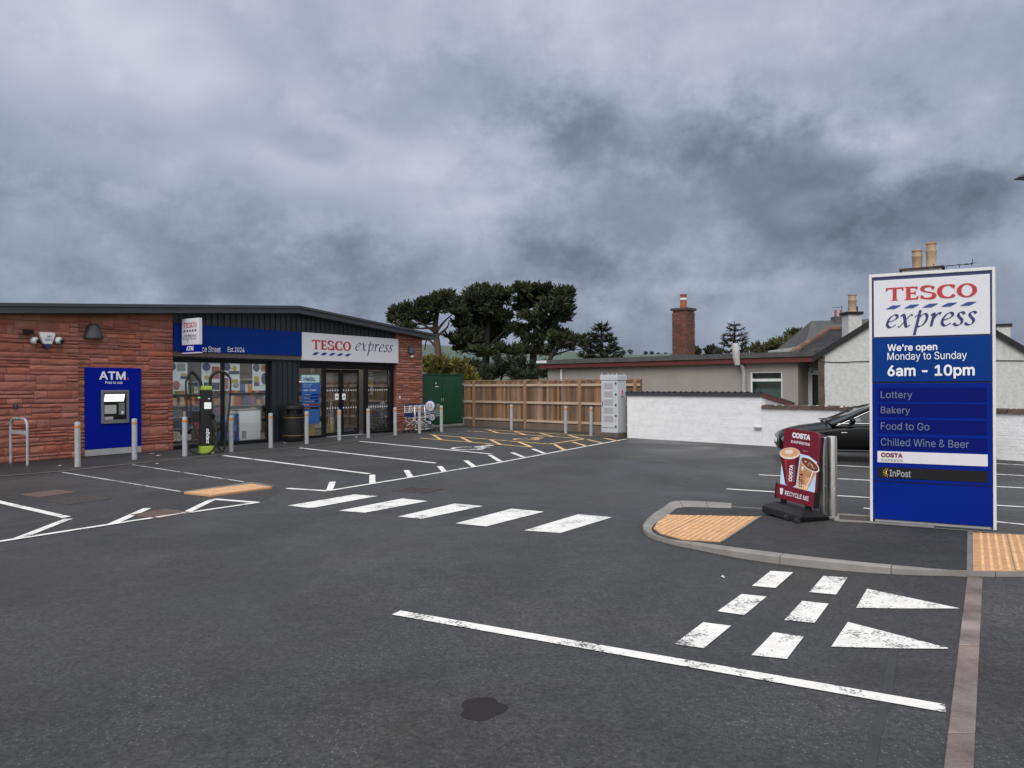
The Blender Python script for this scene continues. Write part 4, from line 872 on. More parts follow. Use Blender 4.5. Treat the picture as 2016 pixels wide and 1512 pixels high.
MB().box(.42, .70, -.082, -.076, .98, 1.19).build('screen', 'pgrey', at_); MB().box(.76, .90, -.086, -.076, .95, 1.24).build('card_panel', 'silver', at_); MB().box(.82, .87, -.09, -.087, .97, 1.04).build('card_slot', 'white_l', at_); MB().box(.42, .62, -.088, -.076, .84, .91).build('receipt_tray', 'plinth', at_); MB().box(.68, .90, -.088, -.076, .86, .93).build('keypad', 'frame', at_); MB().box(.42, .94, -.098, -.076, .80, .835).build('ledge', 'silver', at_)
# wall fittings
def wedge_lamp(px, py, sc, lab):
    s, z = FP(px, py); o = fthing('wall_lamp', lab, 'wall lamp', s, z, .03, 'dark wedge lamps on the shop wall'); n = 14
    vs = []
    for zz, r in ((-.19, .235), (-.17, .24), (.12, .14), (.18, .09)):
        for k in range(n+1):
            a = math.pi*k/n; vs.append((r*sc*math.cos(a), -r*sc*.9*math.sin(a), zz*sc))
    fs = [(i*(n+1)+k, i*(n+1)+k+1, (i+1)*(n+1)+k+1, (i+1)*(n+1)+k) for i in range(3) for k in range(n)]; fs += [tuple(range(n+1)), tuple(range(3*(n+1), 4*(n+1))), ] + [(i*(n+1), (i+1)*(n+1), (i+1)*(n+1)+n, i*(n+1)+n) for i in range(3)]
    MB().add(vs, fs).build('housing', 'lampgrey', o, smooth=True); MB().box(-.08*sc, .08*sc, -.02, .03, -.12*sc, .1*sc).build('back_plate', 'black', o)
wedge_lamp(182, 652, .95, 'dark wedge shaped lamp high on the stone wall above the cash machine'); wedge_lamp(808, 688, .75, 'dark wedge shaped lamp on the stone pier right of the entrance')
s, z = FP(87, 670); o = fthing('alarm_box', 'white shield shaped alarm box between two white cameras', 'alarm box', s, z, .08)
MB().prism([(-.15, .17), (.15, .17), (.16, .12), (.09, -.09), (-.09, -.09), (-.16, .12)], -.10, 0).build('cover', 'pvc', o, bevel=.012); MB().prism([(-.088, -.092), (.088, -.092), (.05, -.17), (-.05, -.17)], -.09, 0).build('strobe', 'navy', o); text('ADT', (-.02, .06, .08, .10), -.106, 'navy', o, .01); text('alarm', (-.06, -.02, .09, .04), -.106, 'navy', o)
for px, lab in ((63, 'white dome camera to the left of the alarm box'), (110, 'white dome camera to the right of the alarm box')):
    s, z = FP(px, 671); o = fthing('dome_camera', lab, 'camera', s, z, .08, 'white cameras on the stone wall')
    MB().tube([(0, .02, 0), (0, -.03, 0), (0, -.08, 0), (.01, -.12, -.01)], [.05, .085, .08, .05], 14).build('housing', 'pvc', o, smooth=True); MB().tube([(.035, -.07, -.01), (.05, -.125, -.015), (.055, -.14, -.017)], [.05, .045, .02], 12).build('lens', 'black', o, smooth=True)
s, z = FP(48, 653); o = fthing('floodlight', 'small black floodlight on the stone wall left of the cameras', 'floodlight', s, z, .07); MB().box(-.03, .03, -.03, 0, -.06, .03).build('bracket', 'black', o); MB().hexa([(-.08, -.06, -.02), (.08, -.06, -.02), (.10, -.16, -.06), (-.10, -.16, -.06)][::1], [(-.08, -.05, .05), (.08, -.05, .05), (.10, -.17, .01), (-.10, -.17, .01)]).build('head', 'black', o)
s, z = FP(26, 800); o = fthing('sensor', 'small grey sensor low on the stone wall above the cycle hoop', 'sensor', s, z, .07); MB().lathe([(.04, -.05), (.05, -.03), (.05, .03), (.02, .06)], 0, -.05, 12).build('housing', 'lampgrey', o, smooth=True)
s, z = FP(796, 704); o = fthing('dome_camera', 'small white camera under the wedge lamp on the stone pier', 'camera', FP(809, 702)[0], FP(809, 702)[1], .02, 'white cameras on the stone wall'); MB().tube([(0, .02, 0), (0, -.06, 0), (0, -.11, -.02)], [.05, .06, .04], 12).build('housing', 'pvc', o, smooth=True); MB().tube([(.0, -.105, -.02), (.0, -.13, -.03)], [.03, .02], 10).build('lens', 'black', o)
s, z = FP(786, 782); o = fthing('wall_sign', 'tiny round white sign low on the stone pier by the entrance', 'sign', s, z, .02); MB().disc(0, 0, .05, .05, -.012, 0).build('plate', 'pvc', o); MB().disc(0, 0, .025, .025, -.015, -.012).build('print', 'pgrey', o)
#@@FURNITURE
# ------------------------------------------------------------------ bollards, bin, charger, trolleys
BW = ['left of the cash machine', 'in front of the cash machine', 'left of the charging post', 'right of the charging post', 'at the right end of the shop window', 'in front of the hours board', 'in front of the left sliding door', 'in front of the right sliding door', 'at the left edge of the stone pier', 'in front of the shopping trolleys', 'in front of the green cabinet', 'standing alone before the middle of the timber fence', 'before the fence, second from the pale grey cabinet', 'nearest the pale grey cabinet']
bs = [(153, 919), (265, 905), (364, 898), (455, 890), (533, 882), (604, 874), (668, 867), (725, 862), (778, 857), (826, 853), (869, 850), (1007, 846), (1114, 853), (1164, 857)]
proto = None
for (x, y), lab in zip(bs, BW):
    if proto is None:
        proto = o = thing('bollard', '', 'bollard', (0, 0, 0), 0, 'galvanised bollards round the shop front')
        MB().lathe([(.057, 0), (.057, .79), (.0575, .905), (.05, .925), (.02, .932)], n=20).build('post', 'galv', o, smooth=True); MB().lathe([(.0585, .80), (.0595, .803), (.0595, .852), (.0585, .855)], n=20).build('reflective_band', 'orange', o, smooth=True)
    else: o = copy_tree(proto)
    o.location = G(x, y); o.rotation_euler.z = U(0, 6); o['label'] = 'galvanised steel bollard with an orange band, '+lab
a, b = G(21, 914), G(54, 919); c = (a+b)/2; e = b-a
o = thing('cycle_hoop', 'galvanised steel cycle hoop with a crossbar in front of the stone wall', 'cycle stand', c, math.atan2(e.y, e.x)); w = e.length/2
P = smooth3([(-w, 0, 0), (-w, 0, .4), (-w, 0, .80), (-w+.05, 0, .93), (-w+.16, 0, .985), (0, 0, .99), (w-.16, 0, .985), (w-.05, 0, .93), (w, 0, .80), (w, 0, .4), (w, 0, 0)], 4)
MB().tube(P, .025, 10).build('hoop', 'galv', o, smooth='all'); MB().box(-w, w, -.012, .012, .66, .74).build('crossbar', 'galv', o)
# litter bin
c = fw(3.62, 0, .30); o = thing('litter_bin', 'round black litter bin with gold bands beside the entrance', 'litter bin', c, FR)
MB().lathe([(.26, 0), (.29, .03), (.30, .12), (.305, .62), (.30, .66), (.31, .67), (.31, .72)], n=28).build('body', 'black', o, smooth=True)
mb = MB(); n = 28
mb.lathe([(.31, .725), (.325, .74), (.325, .80)], n=28); mb.lathe([(.32, .96), (.325, .98), (.30, 1.06), (.2, 1.12), (.04, 1.14)], n=28)
for k in range(6): a = k*math.pi/3; mb.lathe([(.035, .79), (.035, .97)], .28*math.cos(a), .28*math.sin(a), 8)
mb.lathe([(.2, .80), (.2, .96)], n=16); mb.build('hood', 'black', o, smooth=True)
for z in (.17, .70): MB().lathe([(.306, z), (.313, z+.004), (.313, z+.02), (.306, z+.024)], n=28).build('gold_band', 'gold', o, smooth=True)
MB().box(.16, .26, -.285, -.262, .36, .50).build('crest', 'gold', o)
# EV charger
c = G(406, 893); o = thing('charging_post', 'tall black charging post with lime green cap and base and looping cables', 'charger', c, FR-R(25)); 
MB().hexa([(-.15, -.15, .20), (.15, -.15, .20), (.15, .15, .20), (-.15, .15, .20)], [(-.13, -.12, 1.56), (.13, -.12, 1.56), (.13, .12, 1.56), (-.13, .12, 1.56)]).build('body', 'black', o, bevel=.012)
MB().box(-.155, .155, -.155, .155, 0, .197).build('green_base', 'lime', o, bevel=.012); MB().box(-.125, .125, -.115, .115, 1.563, 1.66).build('green_cap', 'lime', o, bevel=.012)
MB().box(-.06, .10, -.143, -.128, 1.10, 1.26).build('screen', 'paper', o); MB().box(.03, .07, -.139, -.128, 1.335, 1.36).build('status_light', 'white_l', o)
text('zapgo', (-.02, .26, .06, .62), -.150, 'white_l', o, .02, rot=math.pi/2)
MB().tube([(.12, -.16, .86), (.13, -.22, .92), (.10, -.26, 1.0)], [.045, .05, .035], 10).build('connector', 'black', o); MB().tube([(.10, -.16, .84), (.14, -.19, .83)], .022, 8).build('connector_ring', 'chrome', o)
mb = MB()
mb.tube(smooth3([(.10, 0, 1.62), (.11, 0, 1.86), (.24, 0, 2.0), (.40, -.02, 2.0), (.52, -.04, 1.90)]), .038, 8); mb.tube(smooth3([(-.10, 0, 1.62), (-.14, .02, 1.80), (-.28, .03, 1.98), (-.36, .0, 1.98), (-.43, -.05, 1.84)]), .038, 8); mb.build('cable_arm', 'black', o, smooth='all')
mb = MB(); mb.tube(smooth3([(.50, -.05, 1.92), (.56, -.06, 1.78), (.53, -.08, 1.2), (.46, -.10, .6), (.40, -.12, .12), (.32, -.14, .06), (.22, -.18, .22), (.14, -.20, .60), (.11, -.20, .84)]), .024, 7); mb.tube(smooth3([(-.42, -.05, 1.86), (-.46, -.06, 1.70), (-.44, -.08, 1.1), (-.47, -.12, .55), (-.40, -.2, .14), (-.18, -.28, .02), (.06, -.30, .05), (.20, -.28, .30), (.20, -.24, .62), (.15, -.20, .84)]), .024, 7); mb.tube(smooth3([(-.35, -.02, 1.88), (-.36, -.04, 1.6), (-.33, -.06, .9), (-.22, -.1, .45), (-.12, -.13, .40)]), .022, 7); mb.build('charging_cable', 'rubber', o, smooth='all')
MB().box(-.30, -.15, -.05, .05, .78, 1.05).build('holster', 'black', o); MB().box(-.19, -.14, -.06, -.04, 1.36, 1.39).build('indicator', 'exitg', o)
# trolleys
def trolley():
    o = thing('shopping_trolley', '', 'trolley', (0, 0, 0), 0, 'nested shopping trolleys by the stone pier'); w = .27
    mb = MB(); T = mb.tube
    for sgn in (-1, 1):
        T([(sgn*w, 0, .06), (sgn*w*.9, .05, .45), (sgn*w*.92, .0, .98)], .012, 6); T([(sgn*w*.9, .05, .42), (sgn*w*.75, .75, .12), (sgn*w*.72, .80, .07)], .011, 6); T([(sgn*w, 0, .13), (sgn*w*.75, .75, .13)], .010, 6)
    T([(-w*.9, .05, .45), (w*.9, .05, .45)], .011, 6); T([(-w, 0, .2), (-w*.2, .4, .44)], .009, 5); T([(w, 0, .2), (w*.2, .4, .44)], .009, 5); mb.build('frame', 'chrome', o, smooth='all')
    mb = MB(); T = mb.tube
    for k in range(7):
        z = .52+k*.065; T([(-w*.9, 0, z), (w*.9, 0, z), (w*.72, .82, z+.06), (-w*.72, .82, z+.06), (-w*.9, 0, z)], .0045, 4)
    for k in range(9):
        x = -1+k/4; T([(x*w*.9, 0, .92), (x*w*.9, 0, .50), (x*w*.72, .82, .56), (x*w*.72, .82, .98)], .0045, 4)
    mb.build('basket', 'chrome', o); MB().box(-w*.8, w*.8, -.025, -.012, .56, .70).build('seat_flap', 'navy', o)
    mb = MB(); mb.tube([(-w*.98, -.03, .99), (w*.98, -.03, .99)], .019, 8); mb.build('handle', 'navy', o); 
    for x, y in ((-w, 0), (w, 0), (-w*.72, .80), (w*.72, .80)): MB().tube([(x-.012, y, .06), (x+.012, y, .06)], .06, 12).build('wheel', 'rubber', o)
    return o
tp = G(806, 853); tr0 = trolley(); dv = Vector((.62, .78, 0)).normalized()
for k, lab in enumerate(['front shopping trolley of the nested row, with its whole blue handle showing', 'middle shopping trolley of the nested row', 'rearmost shopping trolley of the nested row, pushed in nearest the cabinet']):
    t = tr0 if k == 0 else copy_tree(tr0); t.location = tp+dv*.24*k; t.rotation_euler.z = math.atan2(dv.y, dv.x)-math.pi/2; t['label'] = lab
c = G(847, 850); o = thing('trolley_sign', 'upright sign of three blue ringed white discs beside the trolleys', 'sign', c, R(-18))
MB().box(-.02, .02, 0, .02, 0, .9).build('stem', 'navy', o)
for x, z, r in ((0, .92, .23), (.07, .52, .15), (-.03, .33, .085)):
    d = MB().disc(x, z, r, r, -.02, 0).build('disc', 'navy', o); MB().disc(x+.01, z, r*.76, r*.76, -.024, -.0205).build('face', 'pvc', d)
    text('£1' if r > .1 else '1', (x-r*.4, z-r*.35, x+r*.42, z+r*.4), -.027, 'pnavy', d, .01)
# green cabinet
A, B = G(836, 841), G(912, 837); nrm = (B-A).normalized(); ang = math.atan2(nrm.y, nrm.x)
A = G(825, 843); B = G(912, 837); e = B-A; wd = e.length; hh = AT(875, 738, (A.y+B.y)/2).z
o = thing('utility_cabinet', 'tall dark green metal cabinet with two doors between the shop and the fence', 'cabinet', A, math.atan2(e.y, e.x))
MB().box(-.3, wd, 0, 1.0, .08, hh).build('body', 'green', o, bevel=.01); MB().box(-.35, wd+.05, -.04, 1.05, hh, hh+.04).build('roof', 'green', o); MB().box(-.3, wd+.05, -.05, 1.0, 0, .08).build('plinth', 'kerb', o)
for a, b in ((.02, wd*.5-.01), (wd*.5+.01, wd-.03)):
    d = MB().box(a, b, -.025, 0, .14, hh-.06).build('door', 'green', o); x = a+.04 if a > .1 else b-.04
    for z in (.3, 1., 1.7): MB().tube([(b-.02 if a > .1 else a+.02, -.035, z-.05), (b-.02 if a > .1 else a+.02, -.035, z+.05)], .016, 8).build('hinge', 'galv', d)
    MB().box(x-.012, x+.012, -.045, -.025, 1.0, 1.14).build('handle', 'galv', d)
MB().disc(wd*.36, hh-.33, .035, .035, -.03, -.0255).build('lock', 'pvc', o); MB().box(wd*.34, wd*.42, -.03, -.0255, hh-.48, hh-.45).build('label_plate', 'pvc', o)
# timber fence
F0 = Vector((-2.0, 29.65, 0)); FD = (Vector((3.04, 24.9, 0))-F0).normalized(); FL = 8.55
o = thing('timber_fence', 'brown timber fence of upright boards with pale rails behind the bollards', 'fence', F0, math.atan2(FD.y, FD.x)); random.seed(21)
mb = MB(); x = 0
while x < FL: b = min(x+U(.092, .104), FL); mb.box(x+.002, b-.002, .052+U(0, .012), .075, .22, 1.80+U(-.012, .012)); x = b
mb.build('boards', 'board', o)
for z in (1.60, .95, .27):
    rb = MB(); xs = [0]+[WP(p, 800, F0, FD)[0] for p in (933, 1034, 1142)]+[FL]
    for a, b in zip(xs, xs[1:]): rb.box(a+.05, b-.05, .0, .05, z, z+.085)
    rb.build('rail', 'rail', o)
for p in (933, 1034, 1142, 1251):
    s = WP(p, 800, F0, FD)[0]; MB().hexa([(s-.055, -.035, 0), (s+.055, -.035, 0), (s+.055, .05, 0), (s-.055, .05, 0)], [(s-.055, -.03, 1.80), (s+.055, -.03, 1.80), (s+.055, .05, 1.83), (s-.055, .05, 1.83)]).build('post', 'post', o)
gb = MB()
for a, b in zip(xs, xs[1:]): gb.box(a+.055, b-.055, .01, .05, 0, .215)
gb.build('gravel_board', 'gravelboard', o)
MB().box(0, FL, .03, .10, 1.815, 1.845).build('top_capping', 'post', o)
# pale grey power cabinet on a plinth
Cc = G(1216, 862); e = Vector((.731, -.682, 0)); n_ = Vector((.682, .731, 0))
o = thing('power_cabinet', 'tall pale grey power cabinet with five vents standing on a concrete plinth', 'cabinet', Cc-e*.62, math.atan2(e.y, e.x)); w, d, z0, z1 = .62, .48, .15, 1.93
MB().box(-.22, w+.05, -.08, d+.12, 0, .15).build('plinth', 'gravelboard', o, bevel=.01)
MB().box(0, w, 0, d, z0, z1-.14).build('body', 'cabgrey', o, bevel=.008); MB().box(-.025, w+.025, -.03, d+.02, z1-.14, z1+.02).build('roof', 'cabgrey', o, bevel=.01)
dd = MB().box(.05, w-.08, -.022, 0, z0+.16, z1-.16).build('door', 'cabgrey', o, bevel=.006)
for k in range(5):
    z = z1-.42-k*.255; f_ = MB(); f_.box(.10, w-.13, -.030, -.022, z, z+.20); f_.build('vent', 'cabgrey', o); MB().box(.125, w-.155, -.034, -.0305, z+.015, z+.185).build('vent_mesh', 'ventgrey', o)
text('instavolt', (.14, .50, w-.14, .54), -.026, 'black', o, .02); MB().disc(.10, .525, .022, .022, -.026, -.022).build('logo_dot', 'red', o)
for k in range(5): MB().box(w-.075, w-.035, -.03, .0, z1-.27-k*.335, z1-.22-k*.335).build('hinge', 'black', o)
MB().box(.055, .075, -.04, -.022, .95, 1.12).build('handle', 'black', o)
mb = MB(); mb.prism([(-.022, 0), (.022, 0), (.03, .07), (0, .16), (-.03, .07)], -.003, .003); lg = mb.build('side_logo', 'red', o, loc=(w+.006, d*.55, 1.35)); lg.rotation_euler.z = math.pi/2; MB().box(-.06, .06, -.003, .003, 0, .02).build('side_lettering', 'black', o, loc=(w+.006, d*.55, 1.27)).rotation_euler.z = math.pi/2
for x, y in ((.02, .02), (w-.04, .02), (w-.04, d-.05), (.2, .1), (.3, .2)): MB().lathe([(.02, z1+.02), (.02, z1+.05), (.008, z1+.07)], x, y, 8).build('lifting_eye', 'galv', o)
#@@HOUSES
# ------------------------------------------------------------------ white shed and yard wall
WA = G(1235, 862); WB = G(1530, 879.5); WE = (WB-WA).normalized(); WR = math.atan2(WE.y, WE.x); WN = Vector((WE.y, -WE.x, 0))
sh_r = WP(1500, 830, WA, WE)[0]; wl_r = WP(2075, 830, WA, WE)[0]
def painted_bricks(mb, x0, x1, z0, z1, yf, seed):
    random.seed(seed); z = z0
    while z < z1-.01:
        h = min(.075, z1-z); x = x0-U(0, .2)
        while x < x1:
            a, b = max(x, x0), min(x+.225, x1)
            if b-a > .01: y = yf-U(0, .006); mb.hexa([(a+.003, y, z+.004), (b-.003, y, z+.004), (b-.003, yf+.02, z+.004), (a+.003, yf+.02, z+.004)], [(a+.003, y, z+h-.003), (b-.003, y, z+h-.003), (b-.003, yf+.02, z+h-.003), (a+.003, yf+.02, z+h-.003)])
            x += .225
        z += .075
shed = thing('shed', 'white painted brick shed with a dark corrugated edge and red bargeboard', 'shed', WA, WR)
mb = MB(); mb.prism([(0, 0), (sh_r, 0), (sh_r, 1.33), (0, 1.33)], .002, .2); painted_bricks(mb, 0, sh_r, .0, 1.33, .0, 31); mb.build('front_wall', 'wall', shed)
mb = MB(); mb.add([(sh_r-.0, .2, 0), (sh_r, 1.76, 0), (sh_r, 1.76, 1.06), (sh_r, .2, 1.33), (sh_r-.15, .2, 0), (sh_r-.15, 1.76, 0), (sh_r-.15, 1.76, 1.06), (sh_r-.15, .2, 1.33)], [(0, 1, 2, 3), (7, 6, 5, 4), (0, 3, 7, 4), (1, 5, 6, 2), (3, 2, 6, 7), (0, 4, 5, 1)]); mb.box(0, .15, .2, 1.76, 0, 1.05); mb.box(.15, sh_r-.15, 1.6, 1.76, 0, 1.04); mb.build('side_wall', 'harl', shed)
mb = MB(); n = int(sh_r/.022)                                 # corrugated sheet, sloping to the back
for i in range(n+1):
    x = -.05+(sh_r+.1)*i/n; t = (x/.19) % 1; c_ = .028 if t < .22 else 0.
    mb.v += [(x, -.05, 1.415+c_), (x, 1.95, 1.085+c_)]
mb.f += [(2*i, 2*i+1, 2*i+3, 2*i+2) for i in range(n)]; mb.raw = True; ro = mb.build('corrugated_roof', 'darkcap', shed); ro.modifiers.new('s', 'SOLIDIFY').thickness = .012
MB().box(-.03, sh_r+.02, -.06, -.01, 1.31, 1.405).build('fascia', 'darkcap', shed)
MB().add([(sh_r+.01, -.04, 1.30), (sh_r+.04, -.04, 1.30), (sh_r+.04, 1.93, .98), (sh_r+.01, 1.93, .98), (sh_r+.01, -.04, 1.412), (sh_r+.04, -.04, 1.412), (sh_r+.04, 1.93, 1.085), (sh_r+.01, 1.93, 1.085)], [(0, 3, 2, 1), (4, 5, 6, 7), (0, 1, 5, 4), (1, 2, 6, 5), (2, 3, 7, 6), (3, 0, 4, 7)]).build('bargeboard', 'redtrim', shed)
yw = thing('yard_wall', 'low white painted brick yard wall with a dark mossy coping behind the car', 'wall', fw(0, 0)*0+WA+WE*sh_r, WR); Lw = wl_r-sh_r+6
mb = MB(); mb.box(.0, Lw, .012, .22, 0, 1.0); painted_bricks(mb, 0, Lw, 0, 1.0, .01, 32); mb.build('brick_face', 'wall', yw)
mb = MB(); x = 0.; random.seed(33)
while x < Lw: b = x+U(.18, .42); mb.hexa([(x, -.05-U(0, .02), 1.0), (b-.01, -.05-U(0, .02), 1.0), (b-.01, .26, 1.0), (x, .26, 1.0)], [(x+.01, -.03, 1.07+U(0, .02)), (b-.02, -.03, 1.07+U(0, .02)), (b-.02, .24, 1.10), (x+.01, .24, 1.10)]); x = b
mb.build('coping', 'coping', yw)
mb = MB()
for _ in range(60): x, y = U(0, Lw), U(-.03, .15); mb.lathe([(U(.015, .05), 1.06), (U(.01, .03), 1.105)], x, y, 7)
mb.build('lichen', 'lichen', yw)
s, z = WP(1493, 843, WA, WE); o = thing('pipe_vent', 'small white capped vent sticking out of the painted shed wall', 'vent', WA+WE*s+Vector((0, 0, z)), WR); MB().box(-.11, .11, -.09, 0, .02, .05).build('cap', 'pvc', o); MB().box(-.09, .09, -.06, 0, -.03, .02).build('throat', 'pgrey', o)
# ------------------------------------------------------------------ flat roofed beige building
BE = Vector((.731, -.682, 0)); BO = Vector((9.62, 23.0, 0)); bt = 11.1
bo = BO-BE*bt; BR_ = math.atan2(BE.y, BE.x); bl = WP(1571, 760, bo, BE)[0]
bb = thing('flat_roofed_building', 'low beige roughcast building with a flat felt roof and dark red fascia', 'building', bo, BR_)
def bx(px, py): return WP(px, py, bo, BE)
wx0, wzt = bx(1476, 731); wx1, _ = bx(1540, 731); zwb = .95
mb = MB(); mb.box(0, wx0, 0, 6, 0, 2.36); mb.box(wx1, bl, 0, 6, 0, 2.36); mb.box(wx0, wx1, 0, .3, 0, zwb); mb.box(wx0, wx1, 0, .3, wzt, 2.36); mb.box(bl, bt+1.3, .9, 1.1, 0, 2.36); mb.box(wx0, wx1, 2.5, 2.6, 0, 2.36); mb.build('wall', 'beige', bb)
MB().box(-.25, bt+.1, -.28, -.22, 2.34, 2.51).build('fascia', 'redtrim', bb); MB().box(-.25, bt+.1, -.22, 6.2, 2.362, 2.50).build('soffit', 'black', bb)
rb = MB(); x = -.32; random.seed(41)
while x < bt+.1: b = min(x+U(.9, 2.2), bt+.12); rb.box(x, b-.006, -.34, 6.3, 2.512, 2.68+U(-.012, .012)); x = b
rb.build('felt_roof', 'felt', bb)
MB().box(-.33, -.32+.55, -.355, -.341, 2.56, 2.66).build('gutter_end', 'pvc', bb)
wf = MB(); fr = .06
wf.box(wx0, wx1, .05, .11, wzt-fr, wzt); wf.box(wx0, wx1, .05, .11, zwb, zwb+fr); wf.box(wx0, wx0+fr, .05, .11, zwb+fr, wzt-fr); wf.box(wx1-fr, wx1, .05, .11, zwb+fr, wzt-fr); _, ztr = bx(1500, 748); wf.box(wx0+fr, wx1-fr, .05, .11, ztr-.05, ztr+.04); wo = wf.build('window_frame', 'pvc', bb)
MB().box(wx0+fr, wx1-fr, .075, .085, zwb+fr, wzt-fr).build('pane', 'hglass', wo); MB().box(wx0-.1, wx1+.1, .4, .42, .6, 2.3).build('blind', 'curtain', bb)
MB().box(wx0-.05, wx1+.05, -.05, .06, zwb-.05, zwb).build('window_sill', 'pvc', bb)
rc = bo+Vector((.682, .731, 0))*.85; dx = WP(1580, 760, rc, BE)[0]
dd = MB().box(dx, dx+.85, .85, .899, .1, 2.12).build('door', 'pvc', bb); MB().box(dx+.32, dx+.74, .835, .849, .75, 1.95).build('door_glass', 'carglass', bb); MB().box(dx+.14, dx+.20, .81, .849, .95, 1.12).build('door_handle', 'galv', bb)
s, _ = bx(1466, 740); mb = MB(); mb.tube([(s, -.08, .9), (s, -.08, 2.1), (s-.03, -.2, 2.3)], .075, 10); mb.build('flue_pipe', 'flue', bb, smooth=True); MB().tube([(s-.06, -.40, 2.28), (s-.10, -.42, 2.55), (s-.12, -.42, 2.95), (s-.12, -.42, 3.02)], [.09, .12, .12, .06], 12).build('flue_cowl', 'flue', bb, smooth=True)
s, _ = bx(1107, 740); MB().tube([(s, -.06, 1.2), (s, -.06, 2.34)], .045, 8).build('downpipe', 'pvc', bb); MB().tube([(bl+1.0, -.03, .0), (bl+1.0, -.03, 2.2)], .04, 8).build('downpipe', 'pvc', bb)
# the tall brick chimney rising from its roof
cx, cy = WP(1346, 690, bo+Vector((.682, .731, 0))*3.0, BE)[0], 3.0
cc = AT(1346, 690, 28.6); loc = cc-bo; lx = loc.x*BE.x+loc.y*BE.y; ly = -loc.x*BE.y+loc.y*BE.x
kk = 28.6/FPX; hw = 16*kk; zt = AT(1346, 612, 28.6).z
mb = MB(); random.seed(45); z = 2.5
core = MB().box(lx-hw+.02, lx+hw-.02, ly-hw+.02, ly+hw-.02, 2.4, zt)
while z < zt-.1:
    for sx in (0, 1, 2, 3):
        k = -hw-U(0, .1)
        while k < hw:
            a, b = max(k, -hw), min(k+.22, hw)
            if b-a > .02:
                q = U(0, .008)
                if sx == 0: core.box(lx+a+.004, lx+b-.004, ly-hw-q, ly-hw+.02, z, z+.068)
                if sx == 1: core.box(lx-hw-q, lx-hw+.02, ly+a+.004, ly+b-.004, z, z+.068)
                if sx == 2: core.box(lx+hw-.02, lx+hw+q, ly+a+.004, ly+b-.004, z, z+.068)
            k += .22
    z += .075
ck = core.build('chimney', 'cbrick', bb)
MB().box(lx-hw-.05, lx+hw+.05, ly-hw-.05, ly+hw+.05, zt, zt+.09).build('chimney_cap', 'coping', bb); MB().box(lx-hw-.06, lx+hw+.06, ly-hw-.06, ly+hw+.06, 2.45, 2.82).build('flashing', 'felt', bb)
zp = AT(1346, 581, 28.6).z; p = MB().lathe([(.13, zt+.05), (.125, zp-.16), (.11, zp-.05), (.13, zp-.04), (.13, zp)], lx, ly, 16).build('chimney_pot', 'terracotta', bb, smooth=True); MB().lathe([(.128, zp-.20), (.132, zp-.19), (.132, zp-.13), (.128, zp-.12)], lx, ly, 16).build('pot_band', 'pvc', bb); MB().lathe([(.15, zp), (.15, zp+.025)], lx, ly, 12).build('pot_rim', 'terracotta', bb)
# ------------------------------------------------------------------ white gabled cottage
gy = 22.3
def chimney_pot(mb, x, y, z0, z1, r):
    h = z1-z0; mb.lathe([(r*1.05, z0), (r*1.05, z0+.05*h), (r*.86, z0+.10*h), (r*.92, z0+.60*h), (r*.98, z0+.62*h), (r*.98, z0+.70*h), (r*.86, z0+.72*h), (r*.84, z0+.92*h), (r*1.02, z0+.94*h), (r*1.02, z1)], x, y, 16)
gl = AT(1612, 702, gy); CE = Vector((.848, -.530, 0)); CB = Vector((gl.x, gy, 0))
def CQ(x, y): return WP(x, y, CB, CE)
o = thing('cottage', 'white roughcast cottage gable with dark verge and tall buff chimney pots behind the blue sign', 'house', CB, math.atan2(CE.y, CE.x))
ge = gl.z; gx, ga = CQ(1818, 574); gw = gx+(ga-ge)/.76
MB().prism([(.12, 0), (gw, 0), (gw, ge), (gx, ga), (.12, ge+.06)], 0, .35).build('gable_wall', 'harl', o)
mb = MB(); random.seed(61); z = 0
while z < ge: h = U(.2, .34); mb.box(-.02, .15+U(0, .03), -.015-U(0, .01), .3, z+.004, min(z+h, ge)-.004); z += h
mb.build('quoins', 'quoin', o)
MB().box(.0, .2, .35, 8, 0, ge).build('side_wall', 'harl', o); MB().box(gw-.2, gw, .35, 8, 0, ge).build('side_wall', 'harl', o)
for sgn, x0, x1, z0, z1 in ((0, -.18, gx, ge-.12, ga), (1, gx, gw+.18, ga, ge-.12)):
    MB().add([(x0, -.06, z0), (x1, -.06, z1), (x1, 8, z1), (x0, 8, z0), (x0, -.06, z0+.12), (x1, -.06, z1+.12), (x1, 8, z1+.12), (x0, 8, z0+.12)], [(0, 3, 2, 1), (4, 5, 6, 7), (0, 1, 5, 4), (1, 2, 6, 5), (2, 3, 7, 6), (3, 0, 4, 7)]).build('roof_slope', 'slate', o)
    MB().add([(x0, -.10, z0-.06), (x1, -.10, z1-.06), (x1, -.061, z1-.06), (x0, -.061, z0-.06), (x0, -.10, z0+.13), (x1, -.10, z1+.13), (x1, -.061, z1+.13), (x0, -.061, z0+.13)], [(0, 3, 2, 1), (4, 5, 6, 7), (0, 1, 5, 4), (1, 2, 6, 5), (2, 3, 7, 6), (3, 0, 4, 7)]).build('verge_board', 'black', o)
zs = CQ(1810, 529)[1]; c = MB().box(gx-.55, gx+.45, .1, .8, ga-.4, zs).build('chimney', 'harl', o); MB().box(gx-.62, gx+.52, .03, .87, zs, zs+.05).build('chimney_cap', 'coping', c)
for px, yt in ((1796, 492), (1824, 477)):
    q, zq = CQ(px, yt); mb = MB(); chimney_pot(mb, q+.1, .45, zs+.05, zq+.05, .145); mb.build('chimney_pot', 'buffpot', c, smooth=True)
q, zq = CQ(1974, 642); MB().box(q-.14, q+.18, .1, .5, zq-.7, zq).build('chimney', 'harl', o); MB().box(q-.2, q+.22, .06, .54, zq, CQ(1974, 637)[1]).build('chimney_cap', 'black', o)
